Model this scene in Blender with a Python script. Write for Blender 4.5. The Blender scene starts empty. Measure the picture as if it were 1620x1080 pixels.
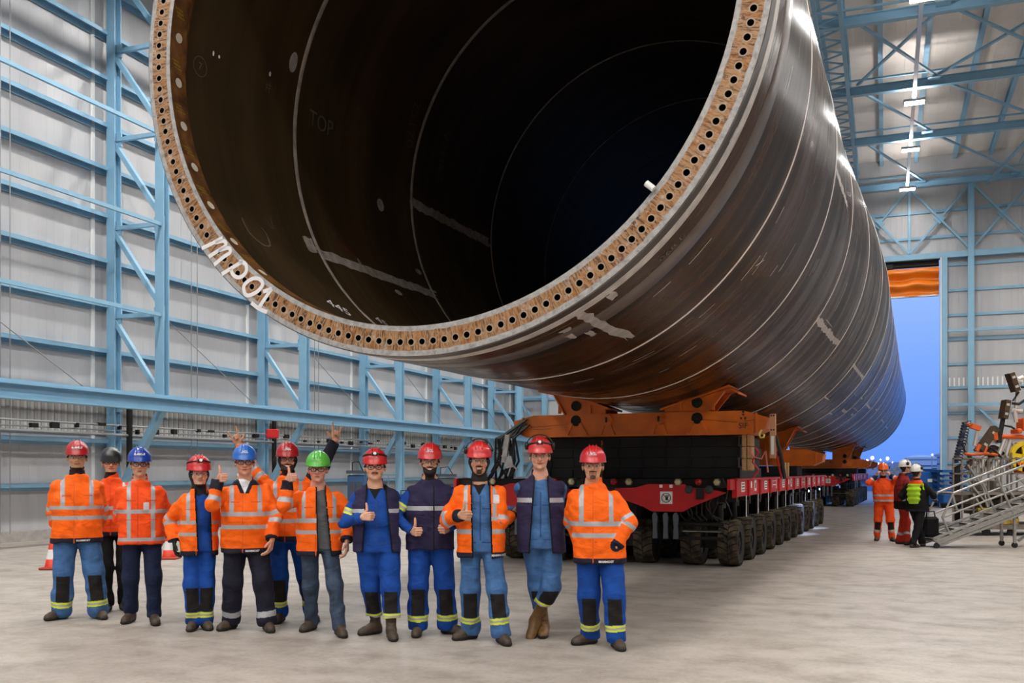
import bpy, math, random
import numpy as np
from mathutils import Vector, Matrix, noise as mnoise
random.seed(7)
PI = math.pi
SC = bpy.context.scene
COL = SC.collection
F, HX, HY, CAMH = 1541.8, 810.0, 745.0, 1.62

def px_at(px, py, Y):
    """world point at image position (px,py) and distance Y in front of the lens"""
    return Vector(((px-HX)/F*Y, Y, CAMH-(py-HY)/F*Y))
def ground_at(px, py):
    return px_at(px, py, CAMH*F/(py-HY))
def lin(c):
    c = c/255.0
    return c/12.92 if c <= 0.04045 else ((c+0.055)/1.055)**2.4
def rgb(r, g, b): return (lin(r), lin(g), lin(b), 1.0)

# ------------------------------------------------------------------ materials
MATS = {}
def new_mat(name):
    m = bpy.data.materials.new(name); m.use_nodes = True
    nt = m.node_tree
    return m, nt, nt.nodes['Principled BSDF']
def mat(name, col, rough=.6, metal=0.0, spec=.5, var=0.0, vscale=8.0, bump=0.0, bscale=60.0, stretch=(1,1,1), emit=0.0, col2=None, coat=0.0):
    if name in MATS: return MATS[name]
    m, nt, b = new_mat(name)
    b.inputs['Base Color'].default_value = col
    b.inputs['Roughness'].default_value = rough
    b.inputs['Metallic'].default_value = metal
    b.inputs['Specular IOR Level'].default_value = spec
    b.inputs['Coat Weight'].default_value = coat
    if emit:
        b.inputs['Emission Color'].default_value = col
        b.inputs['Emission Strength'].default_value = emit
    if var or bump:
        tc = nt.nodes.new('ShaderNodeTexCoord'); mp = nt.nodes.new('ShaderNodeMapping')
        mp.inputs['Scale'].default_value = stretch
        nt.links.new(tc.outputs['Object'], mp.inputs['Vector'])
    if var:
        n = nt.nodes.new('ShaderNodeTexNoise'); n.inputs['Scale'].default_value = vscale; n.inputs['Detail'].default_value = 6
        nt.links.new(mp.outputs[0], n.inputs['Vector'])
        r = nt.nodes.new('ShaderNodeValToRGB')
        c2 = col2 or tuple(max(0, c*(1-var)) for c in col[:3])+(1,)
        r.color_ramp.elements[0].position = .35; r.color_ramp.elements[1].position = .65
        r.color_ramp.elements[0].color = c2; r.color_ramp.elements[1].color = col
        nt.links.new(n.outputs['Fac'], r.inputs['Fac']); nt.links.new(r.outputs[0], b.inputs['Base Color'])
    if bump:
        n = nt.nodes.new('ShaderNodeTexNoise'); n.inputs['Scale'].default_value = bscale; n.inputs['Detail'].default_value = 4
        nt.links.new(mp.outputs[0], n.inputs['Vector'])
        bp = nt.nodes.new('ShaderNodeBump'); bp.inputs['Strength'].default_value = bump; bp.inputs['Distance'].default_value = .02
        nt.links.new(n.outputs['Fac'], bp.inputs['Height']); nt.links.new(bp.outputs[0], b.inputs['Normal'])
    MATS[name] = m
    return m

class NT:
    """tiny node-graph helper"""
    def __init__(s, m): s.nt = m.node_tree; s.b = s.nt.nodes['Principled BSDF']
    def link(s, a, b): s.nt.links.new(a, b)
    def _in(s, sock, v):
        if isinstance(v, (int, float)): sock.default_value = v
        elif isinstance(v, tuple): sock.default_value = v
        else: s.link(v, sock)
    def math(s, op, a, b=0.0, c=None):
        n = s.nt.nodes.new('ShaderNodeMath'); n.operation = op
        s._in(n.inputs[0], a); s._in(n.inputs[1], b)
        if c is not None: s._in(n.inputs[2], c)
        return n.outputs[0]
    def obj(s): return s.nt.nodes.new('ShaderNodeTexCoord').outputs['Object']
    def sep(s, v):
        n = s.nt.nodes.new('ShaderNodeSeparateXYZ'); s.link(v, n.inputs[0]); return n.outputs
    def comb(s, x, y, z):
        n = s.nt.nodes.new('ShaderNodeCombineXYZ')
        for i, q in enumerate((x, y, z)): s._in(n.inputs[i], q)
        return n.outputs[0]
    def noise(s, vec, scale=5, detail=5, rough=.5, dist=0.0):
        n = s.nt.nodes.new('ShaderNodeTexNoise'); s.link(vec, n.inputs['Vector'])
        n.inputs['Scale'].default_value = scale; n.inputs['Detail'].default_value = detail
        n.inputs['Roughness'].default_value = rough; n.inputs['Distortion'].default_value = dist
        return n.outputs['Fac']
    def vor(s, vec, scale=5):
        n = s.nt.nodes.new('ShaderNodeTexVoronoi'); s.link(vec, n.inputs['Vector']); n.inputs['Scale'].default_value = scale
        return n.outputs['Distance']
    def ramp(s, f, pts, interp='LINEAR'):
        n = s.nt.nodes.new('ShaderNodeValToRGB'); s.link(f, n.inputs[0]); cr = n.color_ramp; cr.interpolation = interp
        while len(cr.elements) < len(pts): cr.elements.new(.5)
        for e, (p, c) in zip(cr.elements, pts):
            e.position = p; e.color = c if isinstance(c, tuple) else (c, c, c, 1)
        return n.outputs[0]
    def mix(s, f, a, b):
        n = s.nt.nodes.new('ShaderNodeMix'); n.data_type = 'RGBA'
        s._in(n.inputs[0], f); s._in(n.inputs[6], a); s._in(n.inputs[7], b)
        return n.outputs[2]
    def bump(s, h, strength=.3, dist=.02):
        n = s.nt.nodes.new('ShaderNodeBump'); n.inputs['Strength'].default_value = strength; n.inputs['Distance'].default_value = dist
        s.link(h, n.inputs['Height']); s.link(n.outputs[0], s.b.inputs['Normal'])

# ------------------------------------------------------------------ mesh builder
class MB:
    def __init__(s): s.v = []; s.f = []; s.m = []
    def add(s, vs, fs, mi=0):
        o = len(s.v); s.v.extend([tuple(p) for p in vs]); s.f.extend([tuple(i+o for i in f) for f in fs]); s.m.extend([mi]*len(fs))
    def box(s, c, d, R=None, mi=0, bev=0.0):
        x, y, z = d[0]/2, d[1]/2, d[2]/2
        if bev:
            b = min(bev, x*.9, y*.9, z*.9); vs = []; 
            for (sx, sy, sz) in [(a, e, g) for a in (-1, 1) for e in (-1, 1) for g in (-1, 1)]:
                vs += [(sx*x, sy*(y-b), sz*(z-b)), (sx*(x-b), sy*y, sz*(z-b)), (sx*(x-b), sy*(y-b), sz*z)]
            def id(sx, sy, sz, k): return 3*((sx > 0)*4+(sy > 0)*2+(sz > 0))+k
            fs = []
            for sx in (-1, 1): fs.append([id(sx, -1, -1, 0), id(sx, 1, -1, 0), id(sx, 1, 1, 0), id(sx, -1, 1, 0)][::sx])
            for sy in (-1, 1): fs.append([id(-1, sy, -1, 1), id(-1, sy, 1, 1), id(1, sy, 1, 1), id(1, sy, -1, 1)][::sy])
            for sz in (-1, 1): fs.append([id(-1, -1, sz, 2), id(1, -1, sz, 2), id(1, 1, sz, 2), id(-1, 1, sz, 2)][::sz])
            for sy in (-1, 1):
                for sz in (-1, 1): fs.append([id(-1, sy, sz, 1), id(-1, sy, sz, 2), id(1, sy, sz, 2), id(1, sy, sz, 1)][::sy*sz])
            for sx in (-1, 1):
                for sz in (-1, 1): fs.append([id(sx, -1, sz, 2), id(sx, -1, sz, 0), id(sx, 1, sz, 0), id(sx, 1, sz, 2)][::sx*sz])
            for sx in (-1, 1):
                for sy in (-1, 1): fs.append([id(sx, sy, -1, 0), id(sx, sy, -1, 1), id(sx, sy, 1, 1), id(sx, sy, 1, 0)][::sx*sy])
            for sx in (-1, 1):
                for sy in (-1, 1):
                    for sz in (-1, 1): fs.append([id(sx, sy, sz, 0), id(sx, sy, sz, 1), id(sx, sy, sz, 2)][::sx*sy*sz])
        else:
            vs = [(i*x, j*y, k*z) for i in (-1, 1) for j in (-1, 1) for k in (-1, 1)]
            fs = [(0, 1, 3, 2), (4, 6, 7, 5), (0, 4, 5, 1), (2, 3, 7, 6), (0, 2, 6, 4), (1, 5, 7, 3)]
        c = Vector(c)
        vs = [(R @ Vector(p) if R else Vector(p))+c for p in vs]
        s.add(vs, fs, mi)
    def bar(s, p, q, w, h, up=(0, 0, 1), mi=0):
        """rectangular bar from p to q, width w sideways, h along up"""
        p = Vector(p); q = Vector(q); d = q-p; L = d.length
        if L < 1e-6: return
        y = d/L; u = Vector(up)
        x = y.cross(u)
        if x.length < 1e-4: x = y.cross(Vector((1, 0, 0)))
        x.normalize(); z = x.cross(y)
        s.box((p+q)/2, (w, L, h), Matrix((x, y, z)).transposed(), mi)
    def ibeam(s, p, q, w, h, up=(0, 0, 1), t=.02, mi=0):
        p = Vector(p); q = Vector(q); d = (q-p).normalized(); u = Vector(up); x = d.cross(u)
        if x.length < 1e-4: x = d.cross(Vector((1, 0, 0)))
        x.normalize(); z = x.cross(d)
        o = z*(h/2-t/2)
        s.bar(p+o, q+o, w, t, z, mi); s.bar(p-o, q-o, w, t, z, mi); s.bar(p, q, t, h-2*t, z, mi)
    def tube(s, pts, r, seg=8, mi=0, closed=False):
        pts = [Vector(p) for p in pts]; n = len(pts)
        rr = r if isinstance(r, (list, tuple)) else [r]*n
        rings = []; prev = None
        for i in range(n):
            a = pts[i-1] if (i > 0 or closed) else pts[i]; b = pts[(i+1) % n] if (i < n-1 or closed) else pts[i]
            d = (b-a).normalized()
            x = d.cross(prev if prev is not None else (Vector((0, 0, 1)) if abs(d.z) < .9 else Vector((1, 0, 0))))
            if x.length < 1e-4: x = d.cross(Vector((1, 0, 0)))
            x.normalize(); u = x.cross(d)
            prev = u
            rings.append([pts[i]+rr[i]*(math.cos(2*PI*k/seg)*x+math.sin(2*PI*k/seg)*u) for k in range(seg)])
        vs = [v for rg in rings for v in rg]; fs = []
        for i in range(n if closed else n-1):
            j = (i+1) % n
            for k in range(seg):
                l = (k+1) % seg
                fs.append((i*seg+k, j*seg+k, j*seg+l, i*seg+l))
        if not closed: fs += [tuple(range(seg)), tuple((n-1)*seg+k for k in reversed(range(seg)))]
        s.add(vs, fs, mi)
    def cyl(s, p, q, r, seg=20, mi=0, r2=None): s.tube([p, q], [r, r if r2 is None else r2], seg, mi)
    def prism(s, poly, d, mi=0, M=None):
        """closed outline (list of 3D points, planar) extruded by vector d"""
        n = len(poly); d = Vector(d); P = [Vector(p) for p in poly]
        vs = P+[p+d for p in P]
        if M: vs = [M @ v for v in vs]
        s.add(vs, [tuple(range(n))[::-1], tuple(range(n, 2*n))]+[(i, (i+1) % n, n+(i+1) % n, n+i) for i in range(n)], mi)
    def lathe(s, prof, seg=24, M=None, mi=0, close=True, arc=2*PI):
        """profile [(r,h)] turned about z"""
        n = len(prof); vs = []; full = abs(arc-2*PI) < 1e-6
        for k in range(seg if full else seg+1):
            a = arc*k/seg
            vs += [Vector((r*math.cos(a), r*math.sin(a), h)) for r, h in prof]
        if M: vs = [M @ v for v in vs]
        fs = []
        for k in range(seg):
            l = (k+1) % seg if full else k+1
            for i in range(n-1): fs.append((k*n+i, l*n+i, l*n+i+1, k*n+i+1))
            if close: fs.append((k*n+n-1, l*n+n-1, l*n, k*n))
        s.add(vs, fs, mi)
    def build(s, name, mats, parent=None, M=None, smooth=False, auto=None):
        me = bpy.data.meshes.new(name); me.from_pydata(s.v, [], s.f)
        if not isinstance(mats, (list, tuple)): mats = [mats]
        for m in mats: me.materials.append(m)
        me.polygons.foreach_set('material_index', s.m)
        me.validate(); me.update()
        if smooth: me.polygons.foreach_set('use_smooth', [True]*len(me.polygons))
        o = bpy.data.objects.new(name, me); COL.objects.link(o)
        if parent: o.parent = parent
        if M is not None: o.matrix_local = M
        if smooth and auto:
            me.set_sharp_from_angle(angle=auto)
        return o

def T(x, y=None, z=None):
    return Matrix.Translation(Vector(x) if y is None else Vector((x, y, z)))
def RZ(a): return Matrix.Rotation(a, 4, 'Z')
def RX(a): return Matrix.Rotation(a, 4, 'X')
def RY(a): return Matrix.Rotation(a, 4, 'Y')
def thing(name, label, cat, M, group=None):
    o = bpy.data.objects.new(name, None); o.empty_display_size = .2; COL.objects.link(o); o.matrix_world = M
    o['label'] = label; o['category'] = cat
    if group: o['group'] = group
    return o
def tag(o, label, cat, group=None):
    o['label'] = label; o['category'] = cat
    if group: o['group'] = group
    return o
def struct(o, label=None):
    o['kind'] = 'structure'
    if label: o['label'] = label
    return o
def copy_tree(o, parent=None):
    c = o.copy(); COL.objects.link(c); c.parent = parent
    for ch in list(o.children): copy_tree(ch, c)
    return c
def text_mesh(txt, size, mapf, name, m, parent=None, bold=0.0, ext=0.0):
    """lettering as a mesh, every vertex placed by mapf(x,y)"""
    cu = bpy.data.curves.new('lettering', 'FONT'); cu.body = txt; cu.size = size; cu.align_x = 'CENTER'; cu.align_y = 'CENTER'
    cu.offset = bold; cu.resolution_u = 3
    ob = bpy.data.objects.new('lettering', cu); COL.objects.link(ob)
    dg = bpy.context.evaluated_depsgraph_get()
    me = bpy.data.meshes.new_from_object(ob.evaluated_get(dg))
    COL.objects.unlink(ob); bpy.data.objects.remove(ob); bpy.data.curves.remove(cu)
    for v in me.vertices: v.co = mapf(v.co.x, v.co.y)
    me.materials.clear(); me.materials.append(m); me.name = name
    o = bpy.data.objects.new(name, me); COL.objects.link(o)
    if parent: o.parent = parent
    return o

BLUE = mat('pale_blue_steel_paint', rgb(134, 178, 206), .45, var=.08, vscale=3)
GREY = mat('galvanised_grey', rgb(150, 152, 155), .45, .6)
ALU = mat('aluminium', rgb(172, 170, 166), .42, .55, var=.2, vscale=12)
BLACK = mat('black_rubber', rgb(24, 23, 23), .7)
DARK = mat('dark_steel', rgb(38, 34, 32), .55, .3, var=.4, vscale=10)
WHITE = mat('white_paint', rgb(232, 232, 230), .5)
ORANGE = mat('orange_machine_paint', rgb(222, 110, 14), .42, var=.3, vscale=2.5)
RED = mat('red_machine_paint', rgb(200, 18, 26), .4, var=.15, vscale=5)
YELLOW = mat('yellow_paint', rgb(235, 200, 20), .45)

# ================================================================== the hall
HYAW = .3655
MH = RZ(-HYAW)                       # hall frame: x across (L), y along (A), z up
LW, LR, A0, A1 = -18.7, 19.0, -24.0, 49.4
EAVE = 14.9; CEIL = 16.3
HINV = MH.inverted()

def floor_mat():
    m, nt, b = new_mat('concrete_floor'); n = NT(m)
    o = n.obj()
    big = n.noise(o, .35, 6, .6, .6); mid = n.noise(o, 2.2, 8, .65); fine = n.noise(o, 26, 4, .6)
    mp = nt.nodes.new('ShaderNodeMapping'); mp.inputs['Scale'].default_value = (.45, 1.3, 1); n.link(o, mp.inputs['Vector'])
    streak = n.noise(mp.outputs[0], 1.6, 6, .6, .4)
    c = n.ramp(big, [(.3, rgb(140, 131, 122)), (.52, rgb(166, 158, 149)), (.75, rgb(184, 175, 166))])
    c2 = n.ramp(streak, [(.38, rgb(132, 121, 111)), (.6, rgb(178, 169, 160))])
    c = n.mix(.45, c, c2)
    c3 = n.ramp(mid, [(.35, rgb(122, 112, 101)), (.5, rgb(172, 163, 154)), (.7, rgb(194, 186, 178))])
    c = n.mix(.35, c, c3)
    d = n.ramp(fine, [(.35, (.78, .76, .74, 1)), (.55, (1, 1, 1, 1))])
    mm = nt.nodes.new('ShaderNodeMix'); mm.data_type = 'RGBA'; mm.blend_type = 'MULTIPLY'; mm.inputs[0].default_value = .6
    n.link(c, mm.inputs[6]); n.link(d, mm.inputs[7])
    n.link(mm.outputs[2], b.inputs['Base Color'])
    n.link(n.ramp(mid, [(.3, .62), (.7, .42)]), b.inputs['Roughness'])
    n.bump(fine, .15, .01)
    return m
def cladding_mat(name, ca, cb, pitch=.25, dirty=True):
    """ribbed sheet wall; ribs run along object z, repeated along x or y"""
    m, nt, b = new_mat(name); n = NT(m)
    o = n.obj(); s = n.sep(o)
    u = s[0]
    h = n.math('PINGPONG', u, pitch/2)
    h = n.math('DIVIDE', h, pitch/2)
    rib = n.ramp(h, [(.0, 0.0), (.1, 1.0), (1, 1.0)])
    mp = nt.nodes.new('ShaderNodeMapping'); mp.inputs['Scale'].default_value = (.5, .5, .06); n.link(o, mp.inputs['Vector'])
    v = n.noise(mp.outputs[0], 2.5, 5, .6)
    big = n.noise(o, .18, 3)
    c = n.mix(n.ramp(v, [(.35, 0.0), (.65, 1.0)]), cb, ca)
    c = n.mix(n.math('MULTIPLY', n.ramp(big, [(.4, 0.0), (.65, 1.0)]), .35), c, cb)
    n.link(c, b.inputs['Base Color']); b.inputs['Roughness'].default_value = .42
    n.bump(rib, .35, .012)
    return m
M_FLOOR = floor_mat()
M_CLAD = cladding_mat('white_cladding', rgb(190, 190, 192), rgb(176, 176, 179))
M_CEIL = cladding_mat('white_roof_sheeting', rgb(232, 224, 216), rgb(220, 212, 204), .33)

def slab(name, L0, L1, B0, B1, z0, z1, m, label):
    b = MB(); b.box(((L0+L1)/2, (B0+B1)/2, (z0+z1)/2), (L1-L0, B1-B0, z1-z0))
    return struct(b.build(name, m, None, MH), label)
slab('floor', LW-.3, LR+.3, A0-.3, A1+.6, -.3, 0, M_FLOOR, 'pale dusty concrete floor of the hall')
slab('ceiling', LW-.3, LR+.3, A0-.3, A1+.4, CEIL, CEIL+.2, M_CEIL, 'off-white sheeted roof of the hall')
def wall(name, a, b, z0, z1, label, m=M_CLAD):
    """wall sheet from hall point a=(L,A) to b, its local x along the wall"""
    p = MH @ Vector((a[0], a[1], 0)); q = MH @ Vector((b[0], b[1], 0)); d = q-p
    M = T(p) @ RZ(math.atan2(d.y, d.x))
    k = MB(); k.box((d.length/2, .1, (z0+z1)/2), (d.length, .2, z1-z0))
    return struct(k.build(name, m, None, M), label)
wall('wall_left', (LW, A0), (LW, A1), 0, CEIL, 'white clad long wall on the left')
wall('wall_right', (LR, A1), (LR, A0), 0, CEIL, 'white clad long wall on the right')
wall('wall_back', (LR, A0), (LW, A0), 0, CEIL, 'white clad wall behind the photographer')
DL, DR, DT = -8.0, 2.39, 11.45
wall('wall_end_left', (LW, A1), (DL, A1), 0, CEIL, 'end wall left of the open gate')
wall('wall_end_right', (DR, A1), (LR, A1), 0, CEIL, 'end wall right of the open gate')
wall('wall_end_top', (DL, A1), (DR, A1), DT, CEIL, 'end wall above the open gate')
# insulated panel strips: darker recessed bands between the girts
M_BAND = mat('grey_shadow_sheet', rgb(176, 177, 180), .5, var=.12, vscale=1.5, stretch=(.2, .2, 3))

COLS = [19.6+6.38*k for k in range(-6, 5)]+[48.9]
CH = 1.55                                                   # depth of the lattice columns
LI = LW+.3+CH
NODES = [3.3, 5.55, 7.8, 10.05, 12.3, 14.5]
def lattice_column(A, k):
    b = MB(); xo = LW+.32; xi = LI
    b.ibeam((xo, A, 0), (xo, A, EAVE), .26, .24, (0, 1, 0), .03)
    z0 = 3.2 if A < 30 else 0
    b.ibeam((xi, A, z0), (xi, A, EAVE), .26, .22, (0, 1, 0), .03)
    for i, z in enumerate(NODES):
        b.bar((xo, A, z), (xi, A, z), .10, .10)
        if i: b.bar((xo, A, z-.05), (xi, A, NODES[i-1]+.15), .12, .12)
        b.box((xi-.08, A, z), (.30, .05, .34)); b.box((xo+.1, A, z), (.3, .05, .34))
    b.bar((xi, A, 3.15), (xo+.15, A, 1.0), .2, .16)
    return struct(b.build('lattice_column', BLUE, None, MH), 'pale blue lattice wall column')
for k, A in enumerate(COLS): lattice_column(A, k)
GZ = [1.28, 2.37, 3.5, 4.66, 5.82, 6.95, 8.1, 9.3, 10.4, 11.6, 12.75, 13.9]
for i, z in enumerate(GZ):
    b = MB(); x = LW+.13
    b.bar((x, A0, z+.05), (x, A1, z+.05), .22, .025); b.bar((x-.09, A0, z-.03), (x-.09, A1, z-.03), .03, .18)
    b.bar((x+.1, A0, z+.01), (x+.1, A1, z+.01), .02, .1)
    struct(b.build('wall_girt', BLUE, None, MH), 'pale blue horizontal rail on the left wall')
# longitudinal ties on the inner chords and thin sag rods
for z in (5.5, 7.75, 10.0):
    b = MB()
    for i in range(len(COLS)-1):
        if COLS[i] < 19 or i % 1 == 0:
            b.bar((LI+.05, COLS[i], z), (LI+.05, COLS[i+1], z), .07, .09) if COLS[i] < 19 else None
    struct(b.build('wall_tie', BLUE, None, MH), 'pale blue tie rail between the near columns')
for i in range(5, len(COLS)-1):
    a = COLS[i]; c = COLS[i+1]
    for (za, zb) in ((3.4, 5.55),):
        b = MB(); b.tube([(LI, a, 5.5), (LI, a+(c-a)*.62, 3.45)], .012, 6)
        b.tube([(LW+.35, a+(c-a)*.46, .2), (LW+.35, a+(c-a)*.46, 13.8)], .012, 6)
        b.tube([(LW+.35, a+(c-a)*.50, .2), (LW+.35, a+(c-a)*.50, 13.8)], .012, 6)
        struct(b.build('tie_rod', GREY, None, MH), 'thin brace rods of one wall bay')
# light seams between the wall panels
b = MB()
for A in COLS:
    b.box((LW+.03, A-.42, 7.2), (.05, .10, 14.4)); 
for i in range(len(COLS)-1):
    pass
struct(b.build('trim_1', WHITE, None, MH), 'white joint strips of the wall panels')
# ribbed service band low on the wall
b = MB()
for i in range(int((A1-5)/.2)): b.box((LW+.05, 5+i*.2, 2.95), (.04, .10, .75))
b.box((LW+.03, (5+A1)/2, 2.95), (.03, A1-5, .8), mi=1)
struct(b.build('trim_2', [mat('band_rib', rgb(160, 158, 155), .6), mat('band_back', rgb(186, 184, 181), .6)], None, MH), 'ribbed ventilation band low on the left wall')
b = MB(); b.box((LW+.1, (A0+A1)/2, .12), (.16, A1-A0, .24)); 
struct(b.build('baseboard_left', mat('concrete_plinth', rgb(170, 165, 160), .8, var=.2), None, MH), 'concrete plinth')
# crane runway girder on brackets
b = MB()
b.ibeam((LI+.12, A0+.2, 3.27), (LI+.12, A1-.1, 3.27), .30, .34, (0, 0, 1), .035)
b.bar((LI+.12, A0+.2, 3.48), (LI+.12, A1-.1, 3.48), .07, .06)
b.bar((LW+.5, A0+.2, 3.4), (LW+.5, A1-.1, 3.4), .16, .14)
for i in range(int((A1-4)/1.6)):
    b.bar((LW+.5, 4+i*1.6, 3.36), (LI, 4+(i+.5)*1.6, 3.36), .05, .05)
struct(b.build('crane_runway', BLUE, None, MH), 'pale blue runway girder along the left wall')
b = MB()
for (dz, r, dx) in ((0, .028, .45), (-.13, .02, .42), (-.24, .035, .5)):
    b.tube([(LW+dx, A0+1, 2.78+dz), (LW+dx, A1-.4, 2.78+dz)], r, 8)
for i in range(60):
    a = 6+i*.72+random.uniform(-.2, .2)
    b.box((LW+.47, a, 2.74+random.uniform(-.12, .05)), (.1, random.uniform(.05, .25), random.uniform(.05, .14)), mi=1)
struct(b.build('trim_3', [GREY, DARK], None, MH), 'pipes and cable clips along the left wall')
for A in (19.6, 25.98):
    b = MB(); b.tube([(LW+.5, A+.35, 3.3), (LW+.5, A+.35, .1)], .075, 12)
    struct(b.build('trim_4', DARK, None, MH), 'dark downpipe beside a wall column')
# high eaves beams and cable tray
b = MB()
b.ibeam((LI, A0, 14.2), (LI, A1, 14.2), .25, .3); b.bar((LI+.3, A0, 13.3), (LI+.3, A1, 13.3), .3, .06)
struct(b.build('eaves_beam', BLUE, None, MH), 'pale blue eaves beam')

# ---- roof steel
BE = [-16, -8.5, -1, 6.5, 13.2, 19.1, 24.8, 30.5, 36.2, 41.8, 48.9]
for A in BE:
    b = MB(); b.ibeam((LW+.3, A, EAVE), (LR-.1, A, EAVE), .22, .3); b.bar((LW+.3, A+.3, EAVE+.5), (LR-.1, A+.3, EAVE+.5), .06, .06)
    struct(b.build('roof_beam', BLUE, None, MH), 'pale blue cross beam under the roof')
for x in (-17.2, -14.6, -12, -9.4, -6.8, -4.2, -.15, 1.35, 3.0, 4.5, 6.1, 8.8, 11.5, 14.2, 16.9):
    b = MB(); b.ibeam((x, A0+.1, CEIL-.14), (x, A1-.05, CEIL-.14), .16, .24)
    struct(b.build('roof_purlin', BLUE, None, MH), 'pale blue purlin under the roof sheeting')
for i in range(len(BE)-1):
    a, c = BE[i], BE[i+1]
    for (x0, x1) in ((-.9, 1.7), (1.7, 5.6), (5.6, 9.2), (-12, -8), (9.2, 14)):
        b = MB(); b.bar((x0, a+.1, EAVE+.1), (x1, c-.1, EAVE+.1), .09, .07)
        if i in (4, 7): b.bar((x1, a+.1, EAVE+.2), (x0, c-.1, EAVE+.2), .09, .07)
        for p in ((x1-.15, c-.25), (x0+.15, a+.25)): b.box((p[0], p[1], EAVE+.02), (.4, .35, .03))
        struct(b.build('roof_brace', BLUE, None, MH), 'diagonal brace in the roof plane')
# lattice girder along the hall (left edge of the visible roof)
b = MB()
for dx in (0, .7): 
    for z in (EAVE-.1, EAVE+.9): b.bar((-1.9+dx, A0+.2, z), (-1.9+dx, A1-.1, z), .12, .12)
n = int((A1-A0)/.9)
for i in range(n):
    a = A0+.2+i*.9
    b.bar((-1.9, a, EAVE-.1), (-1.2, a+.45, EAVE-.1), .05, .05); b.bar((-1.2, a+.45, EAVE-.1), (-1.9, a+.9, EAVE-.1), .05, .05)
    b.bar((-1.2, a, EAVE-.1), (-1.2, a+.45, EAVE+.9), .05, .05); b.bar((-1.2, a+.45, EAVE+.9), (-1.2, a+.9, EAVE-.1), .05, .05)
struct(b.build('lattice_girder', BLUE, None, MH), 'long lattice girder under the roof')
# long sloping sway rod at right
b = MB(); b.bar((7.2, 30.6, EAVE-.2), (4.3, 48.7, EAVE-.3), .1, .1); b.tube([(5.6, 20, EAVE-.3), (5.3, 46, EAVE-.3)], .03, 6)
struct(b.build('sway_brace', BLUE, None, MH), 'long pale blue brace below the cross beams')
for x in (-14.8, -7.6, .95, 9.5):
    b = MB(); b.bar((x, A0+2, EAVE-.2), (x, 48.6, EAVE-.2), .12, .10)
    struct(b.build('lighting_rail', mat('white_rail', rgb(210, 220, 228), .25, .3), None, MH), 'bright rail that carries a row of lamps')

# ---- end wall steel
EX = [(1.06, DT, EAVE, .1), (3.67, 0, EAVE, .26), (6.3, DT, EAVE, .1), (9.4, 0, EAVE, .26), (14.2, 0, EAVE, .26), (-11.5, 0, EAVE, .26), (-15, 0, EAVE, .26)]
for (x, z0, z1, w) in EX:
    b = MB()
    if w > .2: b.ibeam((x, A1-.3, z0), (x, A1-.3, z1), w, .3, (0, 1, 0), .03)
    else: b.bar((x, A1-.2, z0), (x, A1-.2, z1), w, w, (0, 1, 0))
    struct(b.build('wall_post', BLUE, None, MH), 'pale blue post of the end wall')
for i, z in enumerate([2.0, 3.16, 4.31, 5.48, 6.57, 7.71, 8.83, 9.98, 11.16, 12.5, 13.7]):
    for (x0, x1) in (((DR+.3, LR), (LW+.2, DL-.3)) if z < DT else ((LW+.2, LR),)):
        b = MB(); b.bar((x0, A1-.06, z+.04), (x1, A1-.06, z+.04), .03, .04, (0, 0, 1)); b.bar((x0, A1-.05, z-.02), (x1, A1-.05, z-.02), .05, .09)
        struct(b.build('wall_girt', BLUE, None, MH), 'pale blue horizontal rail of the end wall')
for z, w in ((8.07, .12), (4.66, .13)):
    b = MB(); b.bar((DR+.3, A1-.4, z), (LR, A1-.4, z), w, w); struct(b.build('wall_tie', BLUE, None, MH), 'pale blue inner tie of the end wall')
b = MB()
for i in range(80): b.box((DR+.4+i*.2, A1-.03, 5.72), (.07, .05, .42))
struct(b.build('trim_5', [WHITE], None, MH), 'ribbed band on the end wall')
b = MB(); z = DT+.12
b.bar((DL-.3, A1-.25, z), (LR, A1-.25, z), .3, .26); struct(b.build('gate_lintel', BLUE, None, MH), 'pale blue lintel beam over the gate')
for i, x in enumerate((DL-.15, DR+.14)):
    b = MB(); b.ibeam((x, A1-.2, 0), (x, A1-.2, DT), .3, .4, (0, 1, 0), .04); b.bar((x-.12, A1-.42, 0), (x-.12, A1-.42, DT), .05, .05, (0, 1, 0), mi=1)
    struct(b.build('door_jamb', [BLUE, WHITE], None, MH), 'pale blue jamb of the open gate')
for (xa, xb) in ((-1.6, 1.06), (1.06, 3.67), (3.67, 6.3), (6.3, 9.4)):
    b = MB(); b.bar((xa, A1-.2, DT+.3), (xb, A1-.2, EAVE-.1), .09, .09, (0, 1, 0)); b.bar((xb, A1-.3, DT+.3), (xa, A1-.3, EAVE-.1), .09, .09, (0, 1, 0))
    b.box(((xa+xb)/2, A1-.25, (DT+EAVE)/2+.1), (.35, .08, .35), RY(PI/4).to_3x3())
    struct(b.build('gable_brace', BLUE, None, MH), 'crossed braces above the gate')
b = MB(); b.bar((4.0, A1-.3, 4.5), (4.9, A1-.3, 3.5), .1, .1, (0, 1, 0)); struct(b.build('knee_brace', BLUE, None, MH), 'short knee brace at the end wall post')
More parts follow.
